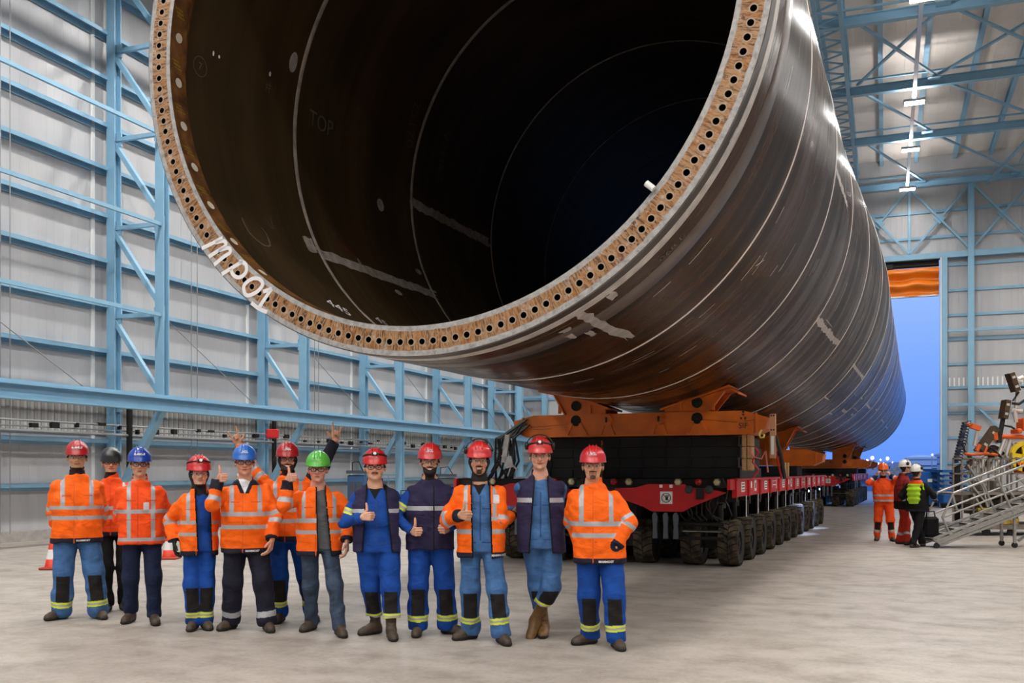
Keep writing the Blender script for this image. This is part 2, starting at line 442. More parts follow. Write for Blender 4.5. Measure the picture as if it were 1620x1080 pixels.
# rolled-up orange gate curtain
g = thing('gate_curtain', 'bunched orange tarpaulin curtain rolled up at the top of the open gate', 'curtain', MH @ T((DL+DR)/2, A1-.1, 9.8))
b = MB(); W = (DR-DL)-.1; nx, nz = 90, 26; vs = []; fs = []
for side in (0, 1):
    for i in range(nx+1):
        for j in range(nz+1):
            x = -W/2+W*i/nx; t = j/nz; z = 1.28*t
            y = .16*math.sin(t*13+.35*math.sin(i*.21)+.2*math.sin(i*.6))*(.5+.5*math.sin(PI*t))-.03*math.sin(i*.5+t*9)
            vs.append((x, y-.14 if side == 0 else y+.02, z+.035*math.sin(i*.13)*(1-t)))
N = (nx+1)*(nz+1)
for s_ in (0, 1):
    for i in range(nx):
        for j in range(nz):
            a = s_*N+i*(nz+1)+j; q = (a, a+nz+1, a+nz+2, a+1); fs.append(q if s_ == 0 else q[::-1])
for i in range(nx):
    for j in (0, nz):
        a = i*(nz+1)+j; fs.append((a, a+N, a+N+nz+1, a+nz+1))
b.add(vs, fs); b.build('curtain_folds', mat('orange_tarpaulin', rgb(225, 118, 12), .42), g, None, True)
b = MB(); b.cyl((-W/2, .02, 1.42), (W/2, .02, 1.42), .10, 16); b.box((-1.2, 0, 1.42), (.4, .3, .25)); b.box((3.0, 0, 1.42), (.3, .28, .22)); b.box((0, .1, 1.5), (W, .1, .3))
b.build('roller', DARK, g)
b = MB(); b.box((0, -.05, -.03), (W, .2, .06)); b.build('bottom_bar', WHITE, g)
# ================================================================== the monopile
TYAW = .401053
TC = Vector((-.8881, 9.3261, 6.0579))       # centre of the flange face
MT = T(TC) @ RZ(-TYAW)                       # local x across, y along the pipe, z up
PROF = [(0, 3.345), (8.9, 3.345), (12.1, 3.45), (15.3, 3.57), (18.5, 3.62), (23.3, 3.57), (29, 3.53), (39, 3.44), (56.5, 3.365)]
def RO(s): return float(np.interp(s, [a for a, _ in PROF], [b for _, b in PROF]))
RIN, NH = 3.046, 169
T0, DTH = 2.93715, 2*PI/169.283
def onp(s, t, r): return (r*math.cos(t), s, r*math.sin(t))

def shell_mat(name, inside=False):
    m, nt, b = new_mat(name); n = NT(m)
    o = n.obj(); s = n.sep(o)
    ang = n.math('ARCTAN2', s[0], s[2])
    v1 = n.comb(n.math('MULTIPLY', ang, .4), n.math('MULTIPLY', s[1], 1.7), 0.0)
    v2 = n.comb(n.math('MULTIPLY', ang, 1.5), n.math('MULTIPLY', s[1], 9.0), 3.0)
    st = n.noise(v1, 1.0, 6, .62); st2 = n.noise(v2, 1.0, 5, .6, .3)
    patch = n.noise(n.comb(n.math('MULTIPLY', ang, 3), s[1], 1.0), .9, 4)
    if inside:
        c = n.ramp(st, [(.3, rgb(54, 42, 24)), (.55, rgb(78, 60, 34)), (.75, rgb(98, 72, 42))])
        c = n.mix(.3, c, n.ramp(patch, [(.4, rgb(26, 20, 15)), (.7, rgb(74, 50, 32))]))
        n.link(c, b.inputs['Base Color']); n.link(n.ramp(st2, [(.3, .42), (.7, .6)]), b.inputs['Roughness'])
        b.inputs['Metallic'].default_value = .25
    else:
        c = n.ramp(st, [(.36, rgb(16, 8, 2)), (.45, rgb(46, 26, 9)), (.53, rgb(72, 43, 18)), (.585, rgb(52, 31, 13)), (.625, rgb(86, 62, 44)), (.69, rgb(120, 102, 94))])  # brown plate; its grey streaks paint wall reflections into the colour
        c = n.mix(n.math('MULTIPLY', n.ramp(st2, [(.4, 0.0), (.7, 1.0)]), .4), c, rgb(50, 32, 16))
        n.link(c, b.inputs['Base Color'])
        b.inputs['Metallic'].default_value = .0; b.inputs['Specular IOR Level'].default_value = .07
        n.link(n.ramp(st, [(.3, .34), (.5, .28), (.62, .17), (.75, .24)]), b.inputs['Roughness'])
    return m
M_SHELL = shell_mat('brown_mill_scale'); M_IN = shell_mat('dark_rolled_plate', True)

def flange_mat():
    m, nt, b = new_mat('flange_face'); n = NT(m)
    o = n.obj(); s = n.sep(o)
    ang = n.math('ARCTAN2', s[0], s[2])
    r = n.math('SQRT', n.math('ADD', n.math('MULTIPLY', s[0], s[0]), n.math('MULTIPLY', s[2], s[2])))
    wob = n.noise(n.comb(n.math('MULTIPLY', ang, 30), 0.0, 0.0), 1.0, 5)
    rr = n.math('ADD', r, n.math('MULTIPLY', n.math('SUBTRACT', wob, .5), .035))
    q = n.math('DIVIDE', n.math('SUBTRACT', rr, 3.0), .4)
    band = n.ramp(q, [(0, 0.0), ((3.092-3.0)/.4, 0.0), ((3.098-3.0)/.4, 1.0), ((3.280-3.0)/.4, 1.0), ((3.286-3.0)/.4, 0.0)])
    rad = n.noise(n.comb(n.math('MULTIPLY', ang, 34), n.math('MULTIPLY', r, 3.0), 0.0), 1.0, 7, .7, 1.2)
    rust = n.ramp(rad, [(.3, rgb(96, 50, 14)), (.42, rgb(150, 98, 46)), (.52, rgb(166, 128, 92)), (.62, rgb(138, 92, 48)), (.72, rgb(124, 60, 14))])
    lines = n.noise(n.comb(n.math('MULTIPLY', ang, 120), n.math('MULTIPLY', r, 6.0), 4.0), 1.0, 3, .6, 1.5)
    big = n.noise(n.comb(n.math('MULTIPLY', ang, 1.6), 0.0, 2.0), 1.0, 4)
    rust = n.mix(n.math('MULTIPLY', n.ramp(lines, [(.42, 1.0), (.47, 0.0)]), n.ramp(big, [(.4, 1.0), (.6, .5)])), rust, rgb(48, 26, 12))
    rust = n.mix(n.math('MULTIPLY', n.ramp(n.noise(o, 9, 6, .7), [(.55, 0.0), (.68, 1.0)]), .7), rust, rgb(196, 184, 176))
    gry = n.ramp(n.noise(o, 14, 6, .7), [(.3, rgb(116, 112, 110)), (.5, rgb(160, 157, 155)), (.7, rgb(182, 180, 177))])
    c = n.mix(band, gry, rust)
    # pale ring ground around every bolt hole
    k = n.math('DIVIDE', n.math('SUBTRACT', n.math('ARCTAN2', s[2], s[0]), T0-2*PI*2), 2*PI/NH)
    fr = n.math('SUBTRACT', n.math('FRACT', n.math('ADD', k, .5)), .5)
    du = n.math('MULTIPLY', n.math('MULTIPLY', fr, 2*PI/NH), 3.2); dr = n.math('SUBTRACT', r, 3.2)
    dd = n.math('SQRT', n.math('ADD', n.math('MULTIPLY', du, du), n.math('MULTIPLY', dr, dr)))
    c = n.mix(n.ramp(n.math('MULTIPLY', dd, 10.0), [(.385, 1.0), (.42, 0.0)]), c, rgb(164, 142, 120))
    n.link(c, b.inputs['Base Color']); b.inputs['Roughness'].default_value = .5; b.inputs['Metallic'].default_value = .15
    n.bump(rad, .2, .006)
    return m
M_FLANGE = flange_mat()
M_CHALK = mat('white_chalk_paint', rgb(226, 222, 224), .6)
M_GROUND = mat('ground_pale_steel', rgb(206, 196, 190), .4, .35, var=.35, vscale=9)
M_SEAM = mat('weld_seam_steel', rgb(244, 236, 228), .38, .2, var=.15, vscale=4)
M_SEAMIN = mat('inner_seam_steel', rgb(186, 174, 162), .5, .1, var=.4, vscale=7)

tube = thing('monopile', 'huge dark brown steel monopile with a drilled flange around its open end', 'steel pipe', MT)
# flange: holed face, back neck
b = MB(); rh = .030; seg = 14; hd = .24
dthN = 2*PI/NH
for k in range(NH):
    tc = T0+k*dthN
    def P(r, t, y): return (r*math.cos(t), y, r*math.sin(t))
    # square cell boundary points matched with hole points
    inner = []; outer = []
    for j in range(seg):
        a = 2*PI*j/seg+PI/seg
        cx, cy = math.cos(a), math.sin(a)
        inner.append((rh*cx, rh*cy))
        mx = max(abs(cx)/(dthN/2*3.2), abs(cy)/.09); outer.append((cx/mx, cy/mx))
    # put exact corners on the nearest boundary points
    for (ex, ey) in ((1, 1), (1, -1), (-1, 1), (-1, -1)):
        tx, ty = ex*dthN/2*3.2, ey*.09
        j = min(range(seg), key=lambda q: (outer[q][0]-tx)**2+(outer[q][1]-ty)**2); outer[j] = (tx, ty)
    vs = [P(3.2+v, tc+u/3.2, 0) for u, v in outer]+[P(3.2+v, tc+u/3.2, 0) for u, v in inner]+[P(3.2+v, tc+u/3.2, hd) for u, v in inner]
    fs = [(j, (j+1) % seg, seg+(j+1) % seg, seg+j) for j in range(seg)]
    b.add(vs, fs); b.add(vs, [(seg+j, seg+(j+1) % seg, 2*seg+(j+1) % seg, 2*seg+j) for j in range(seg)], 1)
    b.add([vs[2*seg+j] for j in range(seg)], [tuple(range(seg))], 1)
    t_a, t_b = tc-dthN/2, tc+dthN/2
    b.add([P(RIN, t_a, 0), P(RIN, t_b, 0), P(3.11, t_b, 0), P(3.11, t_a, 0)], [(0, 1, 2, 3)])
    b.add([P(3.29, t_a, 0), P(3.29, t_b, 0), P(3.335, t_b, 0), P(3.335, t_a, 0)], [(0, 1, 2, 3)])
fl = b.build('flange', [M_FLANGE, mat('hole_black', rgb(18, 14, 12), .7)], tube)
# rim edge, lip and neck
def ring(prof, seg_=256, mats=(M_SHELL,), name='ring', mi=None, parent=tube):
    b = MB(); n_ = len(prof); vs = []; 
    for k in range(seg_):
        t = 2*PI*k/seg_; vs += [onp(y, t, r) for r, y in prof]
    for k in range(seg_):
        l = (k+1) % seg_
        for i in range(n_-1): b.f.append((k*n_+i, l*n_+i, l*n_+i+1, k*n_+i+1)); b.m.append(mi[i] if mi else 0)
    b.v = vs
    return b.build(name, list(mats), parent, smooth=True, auto=.6)
M_LIP = mat('rusty_flange_neck', rgb(128, 84, 44), .5, .2, var=.6, vscale=6, col2=rgb(66, 40, 22))
ring([(3.345, .02), (3.346, .15)], mats=(mat('dark_rim_band', rgb(52, 36, 22), .4, var=.4, vscale=5),), name='rim_band')
ring([(3.335, 0), (3.345, .006), (3.345, .02)], mats=(mat('pale_rim_edge', rgb(120, 112, 106), .45, .4, var=.5, vscale=5),), name='flange_rim')
ring([(RIN, 0), (RIN, .24), (3.255, .27), (3.265, .5)], mats=(M_LIP,), name='flange_lip')
# outer shell in one skin, inner skin
so = [.14]+[x for x in np.linspace(.3, 56.4, 60)]
ring([(RO(s), s) for s in so]+[(RO(56.4)-.08, 56.4)]+[(RO(s)-.08, s) for s in reversed([x for x in np.linspace(.5, 56.4, 58)])], mats=(M_SHELL, M_IN), name='shell', mi=[0]*60+[1]*60)
SE = [2.57, 5.77, 8.95, 12.1, 15.3, 18.5, 21.7, 24.8, 28, 31.2, 34.4, 37.6, 40.8, 44, 47, 50, 53]
for i, s in enumerate(SE):
    for r, w, hgt, mm in ((RO(s), .026+s*.0012, .006, M_SEAM), (RO(s)-.08, .045 if i < 2 else .03, -.006, M_SEAMIN)):
        if hgt < 0 and i > 3: continue
        ring([(r-hgt*.3, s-w), (r+hgt, s-w*.5), (r+hgt, s+w*.5), (r-hgt*.3, s+w)], mats=(mm,), name='circumferential_weld')
ring([(3.343, .15), (3.350, .155), (3.350, .29), (3.343, .295)], mats=(mat('ground_ring', rgb(214, 206, 200), .4, .2, var=.3, vscale=8),), name='ground_ring')
ring([(3.343, .62), (3.3475, .63), (3.3475, .95), (3.343, .96)], mats=(mat('worn_band', rgb(110, 94, 86), .35, .45, var=.4, vscale=3),), name='worn_band')
# patches ground bright (weld seams along the pipe, spots)
def patch(s0, s1, t0, t1, inner=False, m=M_GROUND, name='ground_patch', jag=.12, off=.004):
    b = MB(); ns = max(2, int(abs(s1-s0)/.12)+2); nt_ = max(2, int(abs(t1-t0)*3.3/.04)+2)
    for i in range(ns+1):
        for j in range(nt_+1):
            u, v = i/ns, j/nt_
            s = s0+(s1-s0)*u; t = t0+(t1-t0)*v
            if j in (0, nt_): t += (t1-t0)*jag*random.uniform(-1, 1)
            if i in (0, ns): s += (s1-s0)*jag*random.uniform(-.5, .5)
            r = (RO(s)-.08-off) if inner else RO(s)+off
            b.v.append(onp(s, t, r))
    for i in range(ns):
        for j in range(nt_):
            a = i*(nt_+1)+j; b.f.append((a, a+1, a+nt_+2, a+nt_+1)); b.m.append(0)
    return b.build(name, m, tube)
MG2 = mat('ground_pale_inner', rgb(178, 166, 156), .5, .1, var=.4, vscale=9)
patch(2.55, 5.75, -2.66, -2.61, True, MG2); patch(5.8, 8.9, -3.15, -3.10, True, MG2); patch(2.28, 2.5, -2.70, -2.63, True, MG2)
def blob(s, t, rs, rt, inner=False, m=M_GROUND):
    b = MB(); n_ = 16
    for k in range(n_):
        a = 2*PI*k/n_; ss = s+rs*math.cos(a); r = (RO(ss)-.083) if inner else RO(ss)+.003
        b.v.append(onp(ss, t+rt*math.sin(a)/3.3, r))
    b.f.append(tuple(range(n_))); b.m.append(0); return b.build('ground_spot', m, tube)
blob(2.36, 2.863, .08, .13, True); blob(4.75, -3.033, .1, .10, True, MG2); blob(5.55, -2.75, .1, .05, True, MG2); blob(3.6, -2.66, .04, .1, True, MG2); blob(4.4, -2.56, .1, .05, True, MG2)
for t in (2.70, 2.87, 3.05, 3.21, 3.37, 3.53, 3.69, 3.86, 4.03):  # pale paint dots inside the lip
    b = MB()
    for k in range(12):
        a = 2*PI*k/12; b.v.append(onp(.125+.05*math.cos(a), t+.035*math.sin(a)/3.05*1.5, RIN-.003))
    b.f.append(tuple(range(12))); b.m.append(0); b.build('paint_dot', mat('pale_dot', rgb(196, 186, 170), .6), tube)
for i, (s0, s1, t0, t1) in enumerate([(.3, 2.0, -1.12, -1.085), (.30, .5, -1.02, -.99), (.5, .62, -1.19, -1.16), (.95, 1.2, -1.16, -1.14), (.75, .95, -1.2, -1.18),
        (9.0, 12.05, -.61, -.575), (9.6, 10.4, -.56, -.555), (15.35, 18.45, -.612, -.59), (20.2, 21.7, -.875, -.85), (23.5, 24.3, -.86, -.835), (18.6, 19.4, -.94, -.93),
        (24.8, 27.5, -.71, -.69), (30, 31.2, -.668, -.65), (37.8, 40.6, -.69, -.672), (44, 46.8, -.705, -.685), (5.85, 7.9, -.10, -.075), (19, 20, -.72, -.715), (22, 24.6, -.80, -.795), (15.4, 16.2, -.87, -.86), (21.8, 22.4, -.705, -.695)]):
    patch(s0, s1, t0, t1, jag=.2)
for i in range(46):     # short bright scratches along the plates
    s = random.choice([.4, 1.5, 3.2, 4.2, 6.5, 8, 10, 13, 16, 19.5, 23])+random.uniform(-.3, .3); t = random.uniform(-1.6, .1)
    L = random.uniform(.02, .09)*(1+s/12); patch(s, s+random.uniform(.01, .02)*(1+s/10), t, t+L, jag=.0)
# strokes: hand-painted marks
def stroke(lines, w, fn, name, m, parent=tube, lift=.003):
    b = MB()
    for ln in lines:
        n_ = len(ln); 
        # resample smooth
        pts = []
        for i in range(n_-1):
            p0 = ln[max(0, i-1)]; p1 = ln[i]; p2 = ln[i+1]; p3 = ln[min(n_-1, i+2)]
            for q in range(6):
                u = q/6
                pts.append(tuple(.5*((2*p1[c])+(-p0[c]+p2[c])*u+(2*p0[c]-5*p1[c]+4*p2[c]-p3[c])*u*u+(-p0[c]+3*p1[c]-3*p2[c]+p3[c])*u**3) for c in (0, 1)))
        pts.append(ln[-1]); base = len(b.v)
        for i, p in enumerate(pts):
            a = pts[max(0, i-1)]; c = pts[min(len(pts)-1, i+1)]; dx, dy = c[0]-a[0], c[1]-a[1]; L = math.hypot(dx, dy) or 1
            nx_, ny_ = -dy/L*w/2, dx/L*w/2
            b.v += [fn(p[0]+nx_, p[1]+ny_), fn(p[0]-nx_, p[1]-ny_)]
        for i in range(len(pts)-1): b.f.append((base+2*i, base+2*i+1, base+2*i+3, base+2*i+2)); b.m.append(0)
    return b.build(name, m, parent)
# "mp01" across the flange face; x runs along the ring, y from the outer rim inwards
def ff(x, y): t = T0+DTH*23.6+x/3.2; return onp(-.004, t, 3.335-y)
H = .27
stroke([[(0, .0), (.05, .12), (.11, H)], [(.08, .17), (.15, H-.01), (.20, H-.03), (.17, .14), (.13, .01)], [(.17, .14), (.25, H-.02), (.30, H-.04), (.27, .14), (.24, 0)]], .042, ff, 'painted_letter', M_CHALK)
stroke([[(.38, -.0), (.43, .12), (.50, H)], [(.46, H-.03), (.55, H), (.61, H-.06), (.58, .12), (.50, .09), (.43, .12)]], .042, ff, 'painted_letter', M_CHALK)
stroke([[(.74, .03), (.68, .09), (.72, .2), (.80, H-.02), (.87, H-.04), (.86, .14), (.79, .04), (.73, .03)]], .042, ff, 'painted_digit', M_CHALK)
stroke([[(.92, .17), (1.0, H-.02)], [(1.0, H-.02), (.98, .12), (.97, 0)], [(.86, -.0), (.97, -.0), (1.08, .02)]], .042, ff, 'painted_digit', M_CHALK)
def inn(s0, t0, rot=0, sc=1.0):
    ca, sa = math.cos(rot), math.sin(rot)
    def fn(x, y):
        x, y = x*sc, y*sc; u = x*ca-y*sa; v = x*sa+y*ca; s = s0+u
        return onp(s, t0-v/3.26, RO(s)-.084)
    return fn
M_CH2 = mat('faint_chalk', rgb(96, 86, 76), .7); M_CH3 = mat('faint_red_chalk', rgb(92, 34, 26), .7)
def itext(txt, size, s0, t0, rot=0, m=M_CH2): text_mesh(txt, size, inn(s0, t0, rot), 'chalk_lettering', m, tube)
itext('7', .12, .72, 3.07); stroke([[(.11*math.cos(a*PI/6), .11*math.sin(a*PI/6)) for a in range(13)]], .01, inn(.72, 3.07), 'chalk_circle', M_CH2)
stroke([[(-.06, -.1), (-.05, .12)], [(.03, -.1), (.04, .16)], [(-.1, -.02), (.1, .02)], [(-.1, .06), (.12, .08)]], .014, inn(1.96, 3.01, 0, .6), 'chalk_mark', M_CH2)
blob(1.96, 2.955, .02, .03, True, M_CHALK); blob(.92, 3.0, .015, .03, True, M_CHALK); blob(1.02, 3.0, .015, .02, True, M_CHALK)
itext('TOP', .3, 3.15, 3.03)
itext('25170', .3, 5.45, 2.80, -PI/2+.2); itext('V2H52', .3, 6.6, 2.85, -PI/2+.2)
stroke([[(-.22, .24), (-.2, .02), (-.02, -.1), (.12, -.06), (.17, .1), (.12, .2)]], .022, inn(1.25, -2.60), 'chalk_swirl', M_CH2)
stroke([[(-.07, .05), (0, -.08), (.07, .12)]], .014, inn(1.62, -2.70), 'chalk_tick', M_CH2)
itext('445', .26, 1.95, -2.30, -.5, M_CHALK); itext('45', .24, 2.9, -2.28, -.5, M_CHALK); itext('135', .26, 3.3, -2.72, 0, M_CH3)
# outer stencilled numbers
def out(s0, t0, rot=0):
    ca, sa = math.cos(rot), math.sin(rot)
    def fn(x, y): u = x*ca-y*sa; v = x*sa+y*ca; s = s0+u; return onp(s, t0+v/3.35, RO(s)+.004)
    return fn
text_mesh('068 E', .14, out(.52, -.80, PI/2), 'stencilled_number', M_CH2, tube); text_mesh('K1', .22, out(2.9, -.95, 0), 'stencilled_number', mat('faint_rust', rgb(110, 84, 58), .5), tube)
stroke([[(0, 0), (.15, .12)], [(.12, -.1), (.05, .2)]], .012, out(3.3, -.66), 'chalk_cross', M_CHALK)
# short white pin on the flange rim
t = T0+DTH*71.0
b = MB(); p = Vector(onp(-.03, t-.006, RIN+.012)); b.cyl(p, p+Vector((-math.cos(t)*.09, 0, -math.sin(t)*.09)), .028, 12)
b.build('rim_pin', WHITE, tube)

M_YM = mat('yellow_marker', rgb(150, 118, 24), .6, var=.5, vscale=30)
for t in (2.63, 2.78, 2.95, 3.13, 3.29, 3.45, 3.61, 3.78, 3.93, 4.1, 4.25):
    for j in range(3):
        b = MB(); t1 = t+.012*j; y0 = .03+.02*j
        b.v += [onp(y0, t1, RIN-.003), onp(y0+.11, t1+.004, RIN-.003), onp(y0+.11, t1+.009, RIN-.003), onp(y0, t1+.006, RIN-.003)]; b.f.append((0, 1, 2, 3)); b.m.append(0)
        b.build('marker_stroke', M_YM, tube)
# ================================================================== transporters under the pipe
MG = T(TC.x, TC.y, 0) @ RZ(-TYAW)            # ground frame under the pipe: x across, y along
M_TYRE = mat('dusty_tyre', rgb(96, 82, 62), .85, var=.55, vscale=7, col2=rgb(40, 34, 28))
M_TYREB = mat('tyre_sidewall', rgb(34, 30, 27), .8)
def tyre_mesh():
    b = MB(); R, W = .39, .33; M = RY(PI/2)
    b.lathe([(.20, -W/2+.02), (.34, -W/2), (.37, -W/2+.03), (.37, W/2-.03), (.34, W/2), (.20, W/2-.02)], 36, M, 0)
    n = 20
    for k in range(n):
        for side in (-1, 1):
            a = 2*PI*(k+(.5 if side > 0 else 0))/n; da = 2*PI/n*.40; sk = .14
            def P(r, u, w): return M @ Vector((r*math.cos(u), r*math.sin(u), w*side))
            w0, w1, wm = .008, W/2+.004, .09
            q = [(a-da+sk, w0), (a+da+sk, w0), (a+da, wm), (a+da-sk*.3, w1), (a-da-sk*.3, w1), (a-da, wm)]
            vs = [P(.362, u, w) for u, w in q]+[P(.392 if w < .15 else .375, u, w) for u, w in q]
            b.add(vs, [(6, 7, 8, 9, 10, 11)[::side]]+[((i, (i+1) % 6, 6+(i+1) % 6, 6+i) if side < 0 else (6+i, 6+(i+1) % 6, (i+1) % 6, i)) for i in range(6)], 1)
    return b
_t = tyre_mesh(); tyre0 = _t.build('tyre', [M_TYREB, M_TYRE])
b = MB(); M = RY(PI/2)
b.lathe([(.0, .02), (.20, .02), (.205, .10), (.19, .12), (.10, .06), (.09, .13), (0, .13)], 24, M, 0, close=False)
b.lathe([(.0, -.02), (.20, -.02), (.205, -.10), (.19, -.12), (0, -.06)], 24, M, 0, close=False)
for k in range(8): a = 2*PI*k/8; b.cyl(M @ Vector((.14*math.cos(a), .14*math.sin(a), .05)), M @ Vector((.14*math.cos(a), .14*math.sin(a), .10)), .013, 6, 1)
hub0 = b.build('wheel_hub', [DARK, GREY])
TY_ME, HUB_ME = tyre0.data, hub0.data
for o in (tyre0, hub0): bpy.data.objects.remove(o)
M_SIGN = mat('sign_white', rgb(238, 236, 230), .5)
M_DECAL = mat('decal_dark', rgb(30, 26, 26), .6)
M_GLASS = mat('lamp_glass', rgb(200, 190, 150), .15, .2)
M_REDL = mat('red_lens', rgb(150, 20, 16), .2)
M_CHROME = mat('chrome_rod', rgb(200, 200, 202), .12, .95)
M_HOSE = mat('black_hose', rgb(20, 18, 18), .5)
def transporter(cl, s0, n, label, panels=(1,), detail=True, fx=.2):
    t = thing('transporter', label, 'transporter', MG @ T(cl, s0-.95, 0), 'self-propelled transporters under the monopile')
    L = 1.3*(n-1)+1.9
    b = MB(); b.box((0, L/2, 1.36), (1.9, L, .22)); b.box((0, L/2, 1.15), (.7, L-.3, .25)); b.box((0, L/2, 1.475), (2.3, L, .03))
    for k in range(n): b.box((0, .95+1.3*k, 1.2), (2.3, .18, .22))
    b.build('chassis', DARK, t)
    for k in range(n):
        y = .95+1.3*k
        for sx in (-1, 1):
            c = sx*.735
            b = MB()
            b.cyl((c, y+.1, 1.18), (c, y+.1, .98), .20, 18); b.box((c, y+.12, .9), (.24, .3, .22)); b.bar((c, y+.2, .85), (c, y, .42), .16, .14)
            b.cyl((c-.46, y, .39), (c+.46, y, .39), .055, 10); b.box((c, y, .4), (.22, .2, .2))
            b.cyl((c+.14*sx, y-.12, 1.05), (c+.14*sx, y-.05, .75), .055, 10, 0); b.cyl((c+.14*sx, y-.05, .75), (c+.14*sx, y, .45), .03, 8, 1)
            b.build('suspension', [DARK, M_CHROME], t)
            b = MB(); b.cyl((c+.5*sx, y+.38, 1.2), (c+.5*sx, y+.38, .83), .016, 6); b.build('air_pipe', M_CHROME, t)
            for dx in (-.315, .315):
                w = bpy.data.objects.new('tyre', TY_ME); COL.objects.link(w); w.parent = t; w.location = (c+dx, y, .392); w.rotation_euler = (random.uniform(0, 6), 0, 0)
                h = bpy.data.objects.new('wheel_hub', HUB_ME); COL.objects.link(h); h.parent = w
        for sx in panels:
            p = MB(); hb = .30
            p.box((sx*1.2, y, 1.34), (.05, 1.2, hb)); p.box((sx*1.215, y-.6, 1.34), (.08, .06, hb+.02)); p.box((sx*1.215, y+.6, 1.34), (.08, .04, hb+.02)); p.box((sx*1.22, y, 1.48), (.09, 1.26, .03))
            if k == 0: p.box((sx*1.2, y-.85, 1.40), (.05, .4, .17))
            sp = p.build('side_panel', RED, t)
            q = MB(); x = sx*1.227
            kk = (k*7) % 4
            if kk in (0, 2):
                q.box((x, y+.12, 1.35), (.004, .34, .17))
                for i in range(3): q.box((x+sx*.003, y+.12, 1.40-.05*i), (.003, .26, .018), mi=1)
            elif kk == 1:
                q.box((x, y, 1.34), (.004, .5, .02)); q.box((x, y, 1.42), (.004, .5, .012)); q.box((x, y-.25, 1.36), (.004, .03, .16)); q.box((x, y+.3, 1.36), (.004, .05, .2))
            else:
                q.box((x, y+.15, 1.36), (.004, .2, .2)); q.box((x+sx*.003, y+.15, 1.36), (.003, .1, .1), mi=1); q.box((x, y-.3, 1.38), (.004, .12, .12))
            q.build('decal', [M_SIGN, M_DECAL], sp)
    # front end
    b = MB(); b.box((0, .06, 1.42), (2.4, .12, .14)); b.box((0, .1, 1.28), (1.9, .15, .2)); b.build('front_beam', mat('black_front', rgb(22, 20, 18), .5), t)
    poly = [(-.36, 1.405), (.27, 1.405), (.36, 1.345), (.62, 1.34), (.98, 1.27), (.36, 1.02), (.24, .95), (-.30, .95), (-.46, 1.03), (-.98, 1.20), (-.95, 1.33), (-.58, 1.345)]
    poly = [(x*.97+fx, z) for x, z in poly]; b = MB(); b.prism([(x, -.03, z) for x, z in poly], (0, .05, 0)); pn = b.build('front_panel', RED, t)
    s_ = MB(); fx_ = fx; s_.box((-.04+fx, -.036, 1.18), (.205, .008, .205)); s_.box((-.13+fx, -.036, 1.37), (.05, .008, .05)); s_.box((.04+fx, -.036, 1.37), (.05, .008, .05)); sg = s_.build('warning_sign', M_SIGN, pn)
    s_ = MB(); ring_ = [( -.04+fx+.075*math.cos(2*PI*k/28), -.044, 1.18+.075*math.sin(2*PI*k/28)) for k in range(28)]
    s_.tube(ring_, .006, 6, closed=True); s_.box((-.03+fx, -.043, 1.165), (.04, .004, .05))
    for i, a in enumerate((-.5, -.2, .1, .4)): s_.bar((-.035+.01*i-.01+fx, -.044, 1.18), (-.045+.018*i+fx, -.044, 1.225), .006, .007, (0, 1, 0))
    s_.bar((-.09+fx, -.046, 1.235), (.01+fx, -.046, 1.125), .006, .012, (0, 1, 0)); s_.build('hand_symbol', M_DECAL, sg)
    for x, mm, r in ((-.48, M_GLASS, .062), (.36, M_GLASS, .062), (1.0, M_GLASS, .062), (.70, M_REDL, .055), (-.74, M_REDL, .055)):
        b = MB(); b.lathe([(0, 0), (r*.75, .0), (r*.8, .012), (0, .03)], 16, T(x, -.05, 1.44) @ RX(PI/2), 1, close=False); b.lathe([(r*.78, -.04), (r, -.04), (r, .02), (r*.78, .02)], 6 if mm is M_GLASS else 16, T(x, -.05, 1.44) @ RX(PI/2))
        b.build('headlamp', [mat('lamp_ring', rgb(150, 140, 110), .4, .4) if mm is M_GLASS else M_REDL, mm], t)
    if detail:
        for x in (-.2+fx*.8, -.02+fx*.8, .15+fx*.8):
            b = MB(); b.prism([(x-.045, -.02, .88), (x-.02, -.02, .93), (x+.02, -.02, .93), (x+.045, -.02, .86), (x+.03, -.02, .7), (x+.04, -.02, .5), (x-.04, -.02, .5), (x-.03, -.02, .7)], (0, .07, 0))
            b.build('coupling_hook', mat('grey_casting', rgb(96, 102, 110), .45, .5), t)
        b = MB(); b.cyl((.2, .3, .74), (1.05, .3, .74), .035, 12); b.cyl((.32, .3, .62), (1.0, .3, .62), .022, 12, 1); b.cyl((.2, .3, .50), (1.05, .3, .50), .03, 12); b.cyl((.18, .3, .62), (.34, .3, .62), .085, 14)
        b.build('steering_cylinder', [DARK, M_CHROME], t)
        b = MB(); b.cyl((-1.05, .3, .62), (-.3, .3, .62), .03, 12); b.build('tie_bar', DARK, t)
        b = MB()
        for i in range(9):
            x = .35+.09*i; b.tube([(x, .1, 1.2), (x+random.uniform(-.05, .1), .05, 1.05+random.uniform(-.05, .05)), (x+random.uniform(-.1, .2), .12, .9), (x+.05, .3, .8)], .012, 6)
        b.tube([(.95, 0, 1.45), (1.1, -.1, 1.5), (1.18, -.05, 1.35), (1.1, .1, 1.1)], .014, 6)
        b.build('hydraulic_hose', M_HOSE, t)
        for x in (.55, .88):
            b = MB(); b.lathe([(0, 0), (.05, 0), (.07, .03), (.05, .09), (0, .1)], 14, T(x, -.06, 1.32) @ RX(PI/2), close=False); b.build('rubber_buffer', mat('dark_green_rubber', rgb(38, 52, 54), .5), t)
        b = MB(); b.box((.72, -.03, 1.25), (.12, .06, .18)); b.cyl((.65, -.06, 1.2), (.65, -.06, 1.32), .008, 6, 1); b.build('control_box', [BLACK, RED], t)
    return t
nt_ = transporter(.35, 8.6, 12, 'near transporter with round hand sign on its red front, wheels reaching far back')
